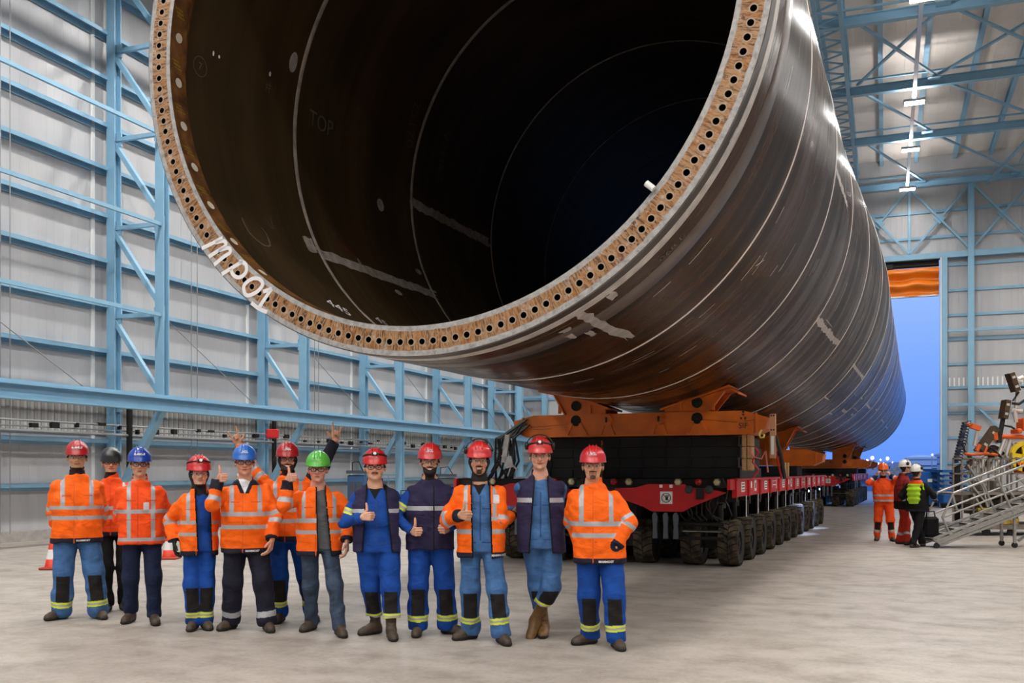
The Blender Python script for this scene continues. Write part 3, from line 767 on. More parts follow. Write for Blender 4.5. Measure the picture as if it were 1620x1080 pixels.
transporter(-2.15, 8.6, 12, 'near transporter mostly hidden behind the row of people', panels=(-1,))
transporter(.25, 38.9, 9, 'far transporter by the open gate, right-hand one')
transporter(-2.25, 38.9, 9, 'far transporter by the open gate, left-hand one, almost hidden', panels=(-1,), detail=False)

for y in (10.2, 13.0):      # lamps added under the deck edge to throw blue light on the tyres
    b = MB(); b.box((1.30, y, 1.12), (.08, .14, .07), bev=.01); wl = b.build('added_lamp', DARK, nt_)
    b = MB(); b.box((1.345, y, 1.11), (.01, .11, .05)); b.build('lamp_lens', mat('added_lamp_lens', rgb(170, 196, 255), emit=6), wl)
    ld = bpy.data.lights.new('added_blue_light', 'SPOT'); ld.energy = 130; ld.color = (.42, .58, 1); ld.spot_size = 1.9; ld.spot_blend = .8; ld.shadow_soft_size = .05
    o = bpy.data.objects.new('added_blue_light', ld); COL.objects.link(o); o.parent = wl; o.location = (1.38, y, 1.1); o.rotation_euler = (.0, math.radians(38), 0)
def saddle(s0, zb, zt, label, rr, off=-.12):
    t = thing('saddle_beam', label, 'support beam', MG @ T(off, s0, zb), 'orange saddle beams carrying the monopile')
    h = zt-zb; D = .8
    b = MB(); b.prism([(x, 0, z) for x, z in [(-2.2, .1), (-1.98, .0), (1.98, 0), (2.2, .1), (2.24, h-.12), (1.85, h), (-1.85, h), (-2.24, h-.1)]], (0, D, 0)); b.bar((-1.9, -.012, .015), (1.95, -.012, .015), .025, .03)
    for x in (-2.05, 2.05): b.box((x, -.01, h/2), (.03, .03, h*.8))
    bm = b.build('beam', ORANGE, t)
    b = MB()
    for x in (-1.05, 1.08): b.cyl((x, -.004, h*.72), (x, .05, h*.72), .095, 20)
    for x in (-1.05, 1.08): b.cyl((x, -.006, h+.15), (x, .01, h+.15), .09, 20)
    b.build('pin_hole', mat('hole_black2', rgb(10, 8, 7), .8), bm)
    for x in (-.48, .44):
        b = MB(); b.cyl((x, -.05, h*.72), (x, 0, h*.72), .10, 20)
        for k in range(8): a = PI*k/4; b.cyl((x+.07*math.cos(a), -.06, h*.72+.07*math.sin(a)), (x+.07*math.cos(a), -.05, h*.72+.07*math.sin(a)), .012, 6)
        b.bar((x-.12, -.02, .02), (x-.06, -.02, h*.5), .04, .03, (0, 1, 0)); b.bar((x+.12, -.02, .02), (x+.06, -.02, h*.5), .04, .03, (0, 1, 0)); b.box((x, -.058, h*.72), (.03, .02, .09), mi=1)
        b.build('pin_boss', [ORANGE, DARK], bm)
    for x in (-1.05, 1.08):
        b = MB(); b.bar((x-.17, -.02, .02), (x-.07, -.02, h*.6), .05, .03, (0, 1, 0)); b.bar((x+.2, -.02, .02), (x+.08, -.02, h*.6), .05, .03, (0, 1, 0)); b.build('stiffener', ORANGE, bm)
    zc = TC.z-zb
    def surf(x): return zc-math.sqrt(rr*rr-x*x)
    for sx in (-1, 1):
        b = MB(); xi, xo = .52*sx, 1.62*sx
        zi, zo = surf(.52+off*sx)-.075, surf(1.62+off*sx)-.075
        zi = max(zi, h+.01)
        pl = [(xi, h-.02), (xi, zi), (xo, zo), (xo-.12*sx, zo-.06), (1.22*sx, h-.02)]
        for y in (.03, D-.08): b.prism([(x, y, z) for x, z in pl], (0, .04, 0))
        b.bar((xi-.06*sx, D/2, zi+.015-.02), (xo, D/2, zo+.03), D+.08, .035, (0, 0, 1))
        b.bar((xo-.02*sx, D/2, zo), (xo+.14*sx, D/2, zo-.09), D, .03, (0, 0, 1)); b.bar((xo-.1*sx, .05, zo-.05), (1.26*sx, .05, h), .12, .03, (0, 0, 1))
        for x in (.8*sx, 1.35*sx): b.box((x, .0, h+.09), (.05, .04, .14))
        b.build('saddle_wedge', ORANGE, t)
    return t, bm
sb, bm = saddle(7.9, 2.22, 2.61, 'nearest and largest orange saddle beam with round pins, standing above the people on the right', 3.345)
fsif = lambda x, y: (1.84+x, -.008, .14+y)
text_mesh('SIF', .13, fsif, 'beam_lettering', M_DECAL, bm)
b = MB()
for a in (90, 210, 330):
    a1, a2 = math.radians(a-28), math.radians(a+28); cx, cz = 1.84, .285
    b.add([(cx+.015*math.cos(math.radians(a)), -.008, cz+.015*math.sin(math.radians(a))), (cx+.06*math.cos(a1), -.008, cz+.06*math.sin(a1)), (cx+.06*math.cos(a2), -.008, cz+.06*math.sin(a2))], [(0, 1, 2)])
b.cyl((1.84, -.008, .37), (1.84, -.004, .37), .02, 10); b.bar((1.86, -.008, .215), (2.02, -.008, .235), .004, .012, (0, 1, 0)); b.build('trefoil_mark', M_DECAL, bm)
b = MB(); b.bar((1.15, -.006, h_ := .26), (1.75, -.006, .20), .004, .008, (0, 1, 0)); b.bar((-1.9, -.006, .18), (-1.2, -.006, .22), .004, .006, (0, 1, 0)); b.bar((-1.85, -.006, .14), (-1.5, -.006, .15), .004, .006, (0, 1, 0)); b.build('scratch_line', M_DECAL, bm)
# end plates, blocks, chains at the right end of the nearest beam
b = MB(); b.box((2.30, .1, -.03), (.09, .10, .72), mi=0)
for z in (.3, .07): 
    for dx in (-.02, .02): b.cyl((2.30+dx, .045, z), (2.30+dx, .05, z), .014, 10, 1)
b.box((2.30, .047, -.18), (.05, .004, .3), mi=2)
b.build('end_plate', [mat('pale_orange_plate', rgb(206, 150, 110), .5, var=.3), M_DECAL, M_SIGN], sb)
b = MB(); pts = [(2.14, -.02, .07), (2.10, -.02, .0), (2.12, -.02, -.06), (2.17, -.02, -.05), (2.18, -.02, 0)]; b.tube(pts, .016, 8); b.build('lifting_hook', mat('pale_yellow', rgb(230, 215, 120), .4), sb)
for zi in range(3):
    for dx in (0, .085):
        o = MB(); o.box((dx, 0, 0), (.075, .3, .19), bev=.008)
        w = o.build('timber_block', mat('timber', rgb(196, 150, 100), .7, var=.35, vscale=14, stretch=(1, 1, 6)), None, MG @ T(1.72, 8.12, 1.6+.2*zi+.13-.005))
        tag(w, ['lowest', 'middle', 'topmost'][zi]+(' left' if dx == 0 else ' right')+' pale timber block under the right end of the nearest orange beam', 'timber block', 'timber packing blocks')
b = MB(); pts = [(1.9+.05*math.sin(i*1.3), 8.0, 2.0-.06*i) for i in range(9)]; b.tube(pts, .016, 6); b.tube([(1.78, 7.98, 1.98), (1.88, 7.96, 1.85), (2.0, 7.97, 1.82), (2.06, 8, 1.95), (2.1, 8, 1.6)], .014, 6, 1)
c = b.build('lashing_chain', [RED, mat('pink_strap', rgb(206, 120, 118), .6)], None, MG); tag(c, 'tangled red chain and strap below the right end of the nearest orange beam', 'chain')
b = MB(); b.tube([(2.22, 8.0, 2.2), (2.3, 8.0, 1.9), (2.36, 8.05, 1.5)], .03, 8); b.tube([(2.2, 8.1, 2.2), (2.22, 8.1, 1.9), (2.30, 8.1, 1.5)], .014, 8, 1); c = b.build('lashing_strap', [DARK, RED], None, MG); tag(c, 'dark and red sling hanging from the right end of the nearest orange beam', 'sling')
# cable bundle at the left end
b = MB()
for i in range(12):
    x = -2.45+random.uniform(-.2, .25); b.tube([(-2.2+random.uniform(-.1, .2), 7.85, 2.55-random.uniform(0, .15)), (x, 7.75, 2.2), (x+random.uniform(-.15, .1), 7.75, 1.8), (x+random.uniform(-.3, .1), 7.8, 1.45)], .022, 6)
b.tube([(-2.3, 7.85, 2.4), (-2.75, 7.8, 1.6)], .02, 6)
c = b.build('cable_bundle', M_HOSE, None, MG); tag(c, 'dark bundle of hoses hanging from the left end of the nearest orange beam', 'hoses')
b = MB(); b.box((-2.42, 7.7, 2.02), (.09, .05, .5), RY(.15).to_3x3()); b.box((-2.36, 7.7, 1.78), (.15, .05, .2), RY(-.2).to_3x3()); b.bar((-2.5, 7.7, 1.9), (-2.2, 7.7, 1.65), .03, .03)
c = b.build('ratchet_strap', mat('dirty_white_strap', rgb(196, 192, 190), .6, var=.3), None, MG); tag(c, 'dirty white strap hanging beside the left end of the nearest orange beam', 'strap')
# black mats
for i in range(4):
    b = MB(); z = 1.50+.178*i; x0 = -2.0+.03*(i % 2); x1 = 1.62-.03*(i % 2)
    b.box(((x0+x1)/2, 9.3, z+.086), (x1-x0, 2.3, .1775), bev=.006)
    for k in range(9): b.box((x0+.25+k*.42, 8.14, z+.086), (.03, .02, .12))
    o = b.build('spreader_mat', mat('black_mat', rgb(12, 10, 10), .75), None, MG)
    tag(o, ['lowest', 'second lowest', 'third', 'topmost'][i]+' black steel mat in the stack between the near transporter and its orange beam', 'spreader mat', 'black mats under the nearest beam')
b = MB()
for i in range(7): b.tube([(-.75, 8.05, 2.15-.1*i), (-.75+.02, 8.04, 2.11-.1*i), (-.75, 8.05, 2.07-.1*i)], .018, 6)
c = b.build('chain', mat('orange_chain', rgb(150, 86, 34), .5, .4), None, MG); tag(c, 'rusty orange chain hanging in front of the black mats, above the rightmost man', 'chain')
saddle(17.2, 1.76, 2.16, 'second orange saddle beam, further back on the same transporter', 3.60)
saddle(40.2, 1.76, 2.18, 'third orange saddle beam, on the far transporter', 3.43)
saddle(47.4, 1.76, 2.18, 'farthest orange saddle beam at the gate', 3.40)
for s, lab in ((17.3, 'second'), (40.3, 'third'), (47.5, 'farthest')):
    b = MB(); b.box((-.3, s+.3, 1.625), (3.6, 1.0, .25), bev=.02); o = b.build('packing_block', mat('black_mat', rgb(12, 10, 10), .75), None, MG); tag(o, 'black packing under the '+lab+' orange saddle beam', 'packing')
for k, dx in enumerate((0, .16)):
    b = MB(); b.box((0, 0, .16), (.07, .3, .32)); o = b.build('timber_post', mat('timber', rgb(196, 150, 100)), None, MG @ T(1.45, 15.0+dx*3, 1.5)); tag(o, ('nearer' if k == 0 else 'farther')+' of two short timber posts standing on the red transporter deck before the second beam', 'timber post', 'timber posts on the deck')

# ================================================================== mobile stair, platform, machine at the right
def wp(px, py, Y): return px_at(px, py, Y)
S0 = ground_at(1482, 867); YS = S0.y
st = thing('access_stair', 'aluminium mobile stair with sloping handrails at the right edge, in front of the clamp machine', 'stair', T(S0))
def loc(p): return Vector(p)-S0
def sp(px, py, dy=0): return loc(px_at(px, py, YS))+Vector((0, dy, 0))
sl = [sp(1476, 852), sp(1700, 766)]; sl2 = [sp(1489, 862), sp(1713, 775)]
for dy, nm in ((0, 'stringer'), (.75, 'stringer')):
    b = MB(); o = Vector((0, dy, 0)); b.bar(sl[0]+o, sl[1]+o, .05, .045); b.bar(sl2[0]+o, sl2[1]+o, .05, .045); b.bar((sl[0]+sl2[0])/2+o+Vector((.02, 0, 0)), (sl[1]+sl2[1])/2+o, .012, .10)
    b.bar(sl[0]+o, sl2[0]+o, .05, .03); b.build(nm, ALU, st)
for i in range(11):
    u = (i+.4)/11; p = (sl[0]+sl2[0])/2*(1-u)+(sl[1]+sl2[1])/2*u; b = MB(); b.box(p+Vector((0, .375, 0)), (.24, .72, .03)); b.box(p+Vector((-.11, .375, -.02)), (.02, .72, .06)); b.build('tread', ALU, st)
def rail(dy, tint):
    o = Vector((0, dy, 0))
    top = [sp(1503, 846)+o, sp(1491, 818)+o, sp(1508, 780)+o, sp(1700, 705)+o]
    b = MB(); b.tube(top, .025, 10); b.build('handrail', tint, st)
    b = MB(); b.tube([sp(1492, 818)+o, sp(1700, 738)+o], .02, 10); b.build('mid_rail', tint, st)
    for x0, y0, x1, y1 in ((1577, 754, 1603, 812), (1655, 722, 1680, 782)):
        b = MB(); b.tube([sp(x0, y0)+o, sp(x1, y1)+o], .024, 10); b.build('rail_post', tint, st)
rail(0, ALU); rail(.75, ALU)
for x, y, dy in ((1482, 863, 0), (1484, 863, .75), (1609, 863, .1), (1611, 863, .7)):
    g0 = Vector((px_at(x, 860, YS).x-S0.x, dy, 0)); b = MB(); b.cyl(g0+Vector((0, -.02, .06)), g0+Vector((0, .02, .06)), .06, 16); b.bar(g0+Vector((0, 0, .06)), g0+Vector((.02, 0, .2)), .05, .03, (0, 1, 0), mi=1)
    if x > 1600: b.bar(g0+Vector((0, 0, .1)), g0+Vector((0, 0, .75)), .05, .05, (0, 1, 0), mi=1)
    b.build('caster', [BLACK, ALU], st)
b = MB(); b.box(loc(px_at(1716, 771, YS))+Vector((.4, .375, 0)), (1.0, .8, .04)); b.build('landing', ALU, st)
b = MB(); 
for dy in (0, .75):
    b.bar(loc(px_at(1716, 771, YS))+Vector((.5, dy, 0)), Vector((loc(px_at(1716, 771, YS)).x+.5, dy, .1)), .06, .06, (0, 1, 0)); b.bar(loc(px_at(1716, 771, YS))+Vector((.5, dy, 0)), Vector((loc(px_at(1640, 771, YS)).x, dy, .1)), .05, .05, (0, 1, 0))
b.build('support_leg', ALU, st)

YP = 24.5
P0 = Vector((px_at(1512, 745, YP).x, YP, 0))
pf = thing('work_platform', 'grey caged work platform with vertical bars standing behind the mobile stair', 'platform', T(P0))
PA = mat('weathered_steel', rgb(142, 132, 124), .5, .35, var=.35, vscale=9)
def pp(px, py, dy=0): return px_at(px, py, YP)-P0+Vector((dy*.62, dy, 0))
for dy in (0, 1.4):
    for x in (1508, 1522, 1540, 1564, 1584, 1600, 1622, 1650):
        b = MB(); zt = 724 if x < 1600 else 716; b.bar(pp(x, zt, dy), (pp(x, 745, dy).x, dy, .2), .036, .036, (0, 1, 0)); b.build('upright', PA, pf)
    for y, x0 in ((725, 1507), (749, 1507), (779, 1507), (806, 1510)):
        b = MB(); b.bar(pp(x0, y, dy), pp(1660, y, dy), .036, .036); b.build('rail', PA, pf)
for i in range(14):
    x = 1545+i*4.2; b = MB(); b.bar(pp(x, 727), pp(x, 749), .02, .02, (0, 1, 0)); b.build('infill_bar', PA, pf)
for (x0, y0, x1, y1) in ((1532, 735, 1556, 770), (1556, 770, 1563, 802), (1530, 757, 1558, 792), (1540, 780, 1557, 808), (1608, 752, 1622, 765), (1590, 765, 1606, 788), (1515, 806, 1507, 779)):
    b = MB(); b.bar(pp(x0, y0, -.1), pp(x1, y1, -.1), .04, .05, (0, 1, 0)); b.build('brace', ALU, pf)
b = MB(); b.box((2.2, .7, .22), (4.6, 1.6, .12)); b.box((2.2, .7, 1.05), (4.6, 1.5, .05)); b.build('base_frame', PA, pf)
for x in (1560, 1590, 1640):
    b = MB(); b.box((pp(x, 745).x, -.05, .62), (.5, .1, .16)); b.box((pp(x, 745).x+.1, -.05, .36), (.4, .1, .14)); b.build('yellow_stop', mat('dirty_yellow', rgb(196, 160, 40), .6, var=.6, vscale=8, col2=rgb(70, 60, 40)), pf)
for x in (1512, 1560, 1600, 1650):
    b = MB(); b.cyl((pp(x, 745).x, -.03, .1), (pp(x, 745).x, .03, .1), .1, 16); b.build('caster', BLACK, pf)
CARD = mat('dusty_grey_box', rgb(132, 122, 112), .7, var=.3)
for i, (x, y, w, h) in enumerate([(1519, 786, 16, 15), (1535, 790, 14, 14), (1550, 768, 13, 16), (1571, 768, 13, 18), (1585, 795, 22, 12)]):
    b = MB(); s = YP/F; b.box((0, 0, 0), (w*s, .5, h*s), bev=.02); b.box((0, -.26, h*s*.1), (w*s*.5, .02, h*s*.3), mi=1)
    o = b.build('equipment_box', [CARD, ALU], None, T(px_at(x, y, YP+.5)))
    tag(o, 'dusty grey equipment box '+['at the left foot of the caged platform', 'second from the left foot of the caged platform', 'pale and tall, inside the platform behind the upper handrail', 'pale, right beside the taller one behind the upper handrail', 'wide and low behind the mid rail'][i], 'equipment box', 'boxes on the work platform')
# clamp machine
YC = 25.2
C0 = Vector((px_at(1590, 745, YC).x, YC, 1.05))
cm = thing('pipe_clamp_machine', 'brown and orange clamp machine with raised arms and a yellow wheel, right edge', 'clamp machine', T(C0))
def cp(px, py, dy=0): return px_at(px, py, YC)-C0+Vector((0, dy, 0))
BRN = mat('brown_clamp', rgb(92, 72, 54), .5, .3, var=.4, vscale=10); PIPEW = mat('pale_bracket', rgb(206, 200, 194), .45, .3)
OR2 = mat('bright_orange', rgb(226, 96, 26), .45)
def blockarm(x0, y0, x1, y1, w, dy=0):
    w *= .68; b = MB(); a, c = cp(x0, y0, dy), cp(x1, y1, dy); b.bar(a, c, .28, w, (0, 1, 0)) if False else b.bar(a, c, w, .28, (0, 1, 0))
    d = (c-a); n_ = d.normalized(); side = n_.cross(Vector((0, 1, 0)))
    for u in (.25, .75): b.bar(a+d*u-side*w*.3, a+d*u+side*w*.3, .06, .3, (0, 1, 0), mi=1)
    b.bar(a+side*w*.62, c+side*w*.62, .04, .2, (0, 1, 0), mi=1)
    return b.build('clamp_head', [BRN, PIPEW], cm)
blockarm(1597, 590, 1607, 619, .2); blockarm(1592, 633, 1587, 662, .19); blockarm(1578, 676, 1552, 712, .24, .1); blockarm(1582, 705, 1568, 735, .2, .3); blockarm(1548, 728, 1538, 742, .2, .2)
def link(pts, r, m, nm, dy=0):
    b = MB(); b.tube([cp(x, y, dy) for x, y in pts], r, 8); b.build(nm, m, cm)
link([(1587, 662), (1585, 672), (1580, 700)], .06, BLACK, 'arm_link'); link([(1585, 672), (1600, 675), (1608, 680)], .025, BLACK, 'hose'); link([(1597, 637), (1612, 639), (1622, 632)], .035, BLACK, 'hose'); link([(1602, 634), (1612, 620)], .02, BLACK, 'hose')
link([(1607, 612), (1622, 612)], .03, BLACK, 'hose'); link([(1556, 705), (1570, 709), (1584, 724)], .035, BLACK, 'hose'); link([(1522, 700), (1526, 713), (1530, 718)], .03, BLACK, 'hose'); link([(1565, 718), (1569, 711)], .04, BLACK, 'hose')
for a in ([(1612, 600), (1620, 596)], [(1612, 615), (1609, 645)], [(1606, 645), (1609, 668)], [(1605, 600), (1618, 604)], [(1600, 648), (1618, 650)], [(1548, 682), (1543, 705)], [(1580, 725), (1592, 690)], [(1594, 720), (1600, 695)], [(1553, 740), (1560, 722)], [(1570, 745), (1582, 728)]):
    link(a, .055, PIPEW, 'bracket_rod', .05)
for i in range(44):
    x, y = random.uniform(1530, 1618), random.uniform(694, 750)
    b = MB(); b.box(cp(x, y, random.uniform(0, .6)), (random.uniform(.05, .26), .08, random.uniform(.03, .09)), RY(random.uniform(-1, 1)).to_3x3()); b.build('machine_fitting', random.choice([PIPEW, BRN, ALU, PIPEW]), cm)
link([(1584, 690), (1628, 691)], .06, OR2, 'cross_bar'); link([(1526, 717), (1535, 719), (1560, 717), (1578, 719)], .04, OR2, 'lower_bar'); link([(1545, 713), (1550, 703)], .06, OR2, 'bracket'); link([(1557, 716), (1561, 705)], .05, OR2, 'bracket'); link([(1575, 696), (1574, 684)], .07, OR2, 'bracket')
for x, y, w, h in ((1618, 671, 10, 20), (1604, 735, 9, 14), (1617, 740, 16, 18), (1608, 682, 8, 8)):
    b = MB(); s = YC/F; b.box(cp(x, y), (w*s, .4, h*s), bev=.03); b.build('orange_housing', OR2, cm)
b = MB(); c = cp(1617, 722, -.15); R = .40
b.lathe([(R*.72, -.05), (R, -.05), (R, .05), (R*.72, .05)], 32, T(c) @ RX(PI/2)); b.lathe([(0, -.06), (.09, -.06), (.09, .06), (0, .06)], 16, T(c) @ RX(PI/2), close=False)
for k in range(5):
    a = 2*PI*k/5+.5; b.bar(c, c+Vector((R*.8*math.cos(a), 0, R*.8*math.sin(a))), .10, .05, (0, 1, 0))
b.build('yellow_wheel', YELLOW, cm)
b = MB(); b.cyl(c+Vector((0, .06, 0)), c+Vector((0, .12, 0)), R*.8, 24); b.build('wheel_disc', BLACK, cm)
b = MB(); b.box((.5, .4, -.3), (2.4, .8, .5)); b.build('machine_bed', BRN, cm)
# blue energy chain column and little orange winch in front
c0 = Vector((px_at(1518, 745, 25.6).x, 25.6, 1.0)); ch = thing('energy_chain', 'dark blue cable chain rising at a slant at the left end of the caged platform', 'cable chain', T(c0))
for i in range(15):
    u = i/14; p = px_at(1529-15*u, 668+62*u, 25.6)-c0; b = MB(); b.box(p, (.19, .14, .062), RY(-.22).to_3x3()); b.box(p+Vector((.03, -.08, 0)), (.05, .02, .03), mi=1); b.build('chain_link', [mat('dark_blue_plastic', rgb(22, 34, 70), .5) if i % 3 else mat('grey_plastic', rgb(70, 78, 88), .5), PIPEW], ch)
b = MB(); b.bar(px_at(1514, 738, 25.6)-c0, Vector((0, 0, 0))+Vector((px_at(1514, 738, 25.6).x-c0.x, 0, -.9)), .12, .12, (0, 1, 0)); b.build('chain_foot', DARK, ch)
b = MB(); b.bar(px_at(1536, 673, 25)-c0, px_at(1550, 678, 25)-c0, .14, .12); b.bar(px_at(1530, 670, 25.2)-c0, px_at(1537, 674, 25)-c0, .04, .04); b.build('winch', OR2, ch)
# scissor lift and blue bin near the gate
YL = 43.5; L0 = Vector((px_at(1498, 745, YL).x, YL, 0)); s = YL/F
sc_ = thing('scissor_lift', 'blue scissor lift with stacked arms parked just inside the gate', 'scissor lift', T(L0))
BL2 = mat('bright_blue_paint', rgb(24, 88, 160), .4)
b = MB(); b.box((0, 0, .42), (1.1, 1.8, .42), bev=.05); b.build('lift_base', BL2, sc_)
text_mesh('genie', .26, lambda x, y: (x, -.91, .45+y), 'lift_lettering', M_SIGN, sc_) if False else None
b = MB(); b.box((.0, -.906, .45), (.5, .01, .14)); b.build('white_decal', M_SIGN, sc_)
for i in range(4):
    b = MB(); z = .72+i*.22; b.bar((-.5, -.8, z), (-.5, .8, z+.16), .08, .1); b.bar((.5, -.8, z), (.5, .8, z+.16), .08, .1); b.bar((-.5, -.8, z+.05), (.5, -.8, z+.05), .08, .1, (0, 1, 0)); b.build('scissor_arm', BL2, sc_)
b = MB(); b.box((0, 0, 1.62), (1.2, 1.9, .12)); 
b.build('platform_deck', BL2, sc_)
for x in (-.42, .42):
    for y in (-.65, .65):
        b = MB(); b.cyl((x-.08, y, .2), (x+.08, y, .2), .2, 16); b.build('wheel', BLACK, sc_)
B0 = Vector((px_at(1457, 745, 44.5).x, 44.5, 0)); bn = thing('blue_container', 'tall blue equipment skid left of the scissor lift, behind the man in the green vest', 'container', T(B0))
b = MB(); b.box((0, 0, .85), (.9, 1.4, 1.5), bev=.03); b.build('body', BL2, bn); b = MB(); b.box((.1, -.72, 1.2), (.2, .02, .14)); b.build('white_label', M_SIGN, bn); b = MB(); b.box((.5, -.4, .9), (.12, .5, 1.75)); b.build('corner_post', mat('pale_blue_paint', rgb(96, 150, 205), .4), bn)

# cones
def cone(p, label):
    t = thing('traffic_cone', label, 'traffic cone', T(p), 'traffic cones by the left wall')
    b = MB(); b.box((0, 0, .02), (.34, .34, .04), bev=.015); b.build('cone_base', mat('cone_base_red', rgb(170, 58, 34), .6), t)
    b = MB(); b.lathe([(.13, .04), (.105, .17), (.102, .17), (.0, .17)], 24, None, 0, False); b.lathe([(.105, .17), (.075, .33)], 24, None, 1, False); b.lathe([(.075, .33), (.035, .54), (.02, .545), (0, .545)], 24, None, 0, False)
    b.build('cone_body', [mat('cone_red', rgb(222, 60, 34), .5), mat('cone_white', rgb(236, 234, 232), .4)], t, smooth=True)
cone(ground_at(84, 900), 'red and white traffic cone left of the leftmost man')
cone(ground_at(268, 884), 'red and white traffic cone right of the man in the dark blue helmet')
# red box on the wall
rb = MH @ Vector((LI-.3, 26.5, 2.62)); p = px_at(431, 686, 28.2)
t = thing('hose_box', 'small red box hanging under the runway girder on the left wall', 'red box', T(p)); b = MB(); b.box((0, 0, 0), (.34, .2, .26), bev=.02); b.box((0, -.1, 0), (.26, .02, .18)); b.build('box_body', mat('signal_red', rgb(196, 24, 22), .45), t); b = MB(); b.cyl((-.05, 0, .13), (-.05, 0, .3), .03, 8); b.build('hanger', DARK, t)
# equipment along the left wall
def gear(px, py_base, w, h, m, name, label, cat, dy=.6):
    Y = CAMH*F/(py_base-HY); p = ground_at(px, py_base); s = Y/F
    t = thing(name, label, cat, T(p)); W, Hh = w*s, h*s
    b = MB(); b.box((0, 0, Hh*.45), (W, dy, Hh*.75), bev=.03); b.build('cabinet_body', m, t)
    b = MB(); b.box((0, -dy*.1, Hh*.88), (W*1.1, dy*1.1, Hh*.06)); b.box((-W*.2, -dy/2-.02, Hh*.5), (W*.35, .03, Hh*.4)); b.box((W*.22, -dy/2-.02, Hh*.5), (W*.35, .03, Hh*.4)); b.build('cabinet_door', mat('dark_panel', rgb(60, 66, 78), .5), t)
    for x in (-W*.4, W*.4):
        b = MB(); b.cyl((x, -dy/2, .06), (x, -dy/2+.05, .06), .06, 12); b.build('caster', BLACK, t)
    b = MB(); b.tube([(-W*.3, 0, Hh*.9), (-W*.3, 0, Hh*1.05), (W*.1, 0, Hh*1.07), (W*.35, 0, Hh*.9)], .02, 6); b.build('cable', M_HOSE, t)
gear(565, 822, 26, 86, mat('blue_cabinet', rgb(44, 86, 130), .5), 'tool_cabinet', 'dark blue machine cabinet against the left wall beside the green helmet', 'cabinet')
gear(706, 815, 30, 72, mat('slate_cabinet', rgb(92, 98, 104), .5), 'welding_set', 'grey welding set by the left wall between two red helmets', 'welding set')
gear(735, 822, 26, 60, mat('cream_cabinet', rgb(206, 196, 180), .5), 'pump_set', 'cream pump set by the left wall, left of the man with the ear muffs', 'pump')
gear(640, 818, 20, 40, mat('grey_cabinet', rgb(120, 122, 124), .5), 'tool_cart', 'low grey tool cart by the left wall behind the bearded man', 'tool cart')
b = MB(); p = ground_at(600, 812)
for dx in (-.9, .9): b.bar((dx, 0, 0), (dx, 0, 1.5), .05, .05, (0, 1, 0)); 
for z in (.7, 1.48): b.bar((-.9, 0, z), (.9, 0, z), .05, .05)
for i in range(5): b.bar((-.7+i*.35, 0, .05), (-.7+i*.35, 0, 1.45), .025, .025, (0, 1, 0))
o = b.build('barrier_frame', BLUE, None, T(p)); tag(o, 'pale blue barrier frame standing by the left wall behind the man in the navy vest', 'barrier')

# ================================================================== outside the gate
M_QUAY = mat('quay_asphalt', rgb(150, 155, 160), .6, var=.15, vscale=.4)
b = MB(); b.box((60, 470, -.35), (1200, 840, .3)); o = b.build('ground', M_QUAY, None, None); o['kind'] = 'structure'; o['label'] = 'wet quay outside the gate'
BLD = mat('outdoor_blue_grey', rgb(150, 165, 190), .6)
def outbox(px, py, w, h, Y, m, name, label, cat, dep=4, group=None, dome=False):
    s = Y/F; p = px_at(px, HY, Y); z1 = CAMH-(py-h-HY)*s
    t = thing(name, label, cat, T(p.x, Y, -.2), group)
    b = MB()
    if dome:
        R = w*s/2; b.lathe([(R, 0), (R, z1-.6), (R*1.02, z1-.5), (R*.96, z1-.35), (R*.5, z1+.2), (0, z1+.4)], 40, None, close=False)
    else: b.box((0, 0, z1/2), (w*s, dep, z1))
    b.build('shell_wall', m, t)
    b = MB()
    if dome: b.lathe([(w*s/2*1.03, z1*.5), (w*s/2*1.03, z1*.55)], 40, None, close=False); b.lathe([(w*s/2*1.04, z1*.8), (w*s/2*1.04, z1*.83)], 40, None, close=False)
    else:
        for i in range(5): b.box((-w*s*.4+i*w*s*.2, -dep/2-.03, z1*.6), (w*s*.06, .06, z1*.25))
    b.build('detail_band', mat('outdoor_dark', rgb(60, 75, 100), .6), t)
    return t
outbox(1457, 742, 46, 22, 300, mat('tank_white', rgb(205, 212, 222), .5), 'storage_tank', 'pale domed storage tank on the horizon right of the white helmets', 'tank', dome=True)
outbox(1492, 742, 26, 26, 360, BLD, 'storage_tank', 'taller tank on the horizon partly cut by the gate jamb', 'tank', dome=True)
outbox(1350, 744, 44, 17, 260, BLD, 'harbour_building', 'long low harbour building below the end of the monopile', 'building', 12)
outbox(1404, 744, 50, 14, 280, BLD, 'harbour_building', 'low harbour building behind the man in the orange helmet', 'building', 12)
outbox(1470, 748, 60, 8, 200, mat('outdoor_dark', rgb(60, 75, 100), .6), 'harbour_shed', 'dark low shed on the quay behind the two white helmets', 'shed', 10)
outbox(1385, 760, 60, 12, 90, mat('outdoor_blue', rgb(110, 140, 185), .5), 'quay_barrier', 'blue quay barrier outside the gate behind the man in orange', 'barrier', 1.5)
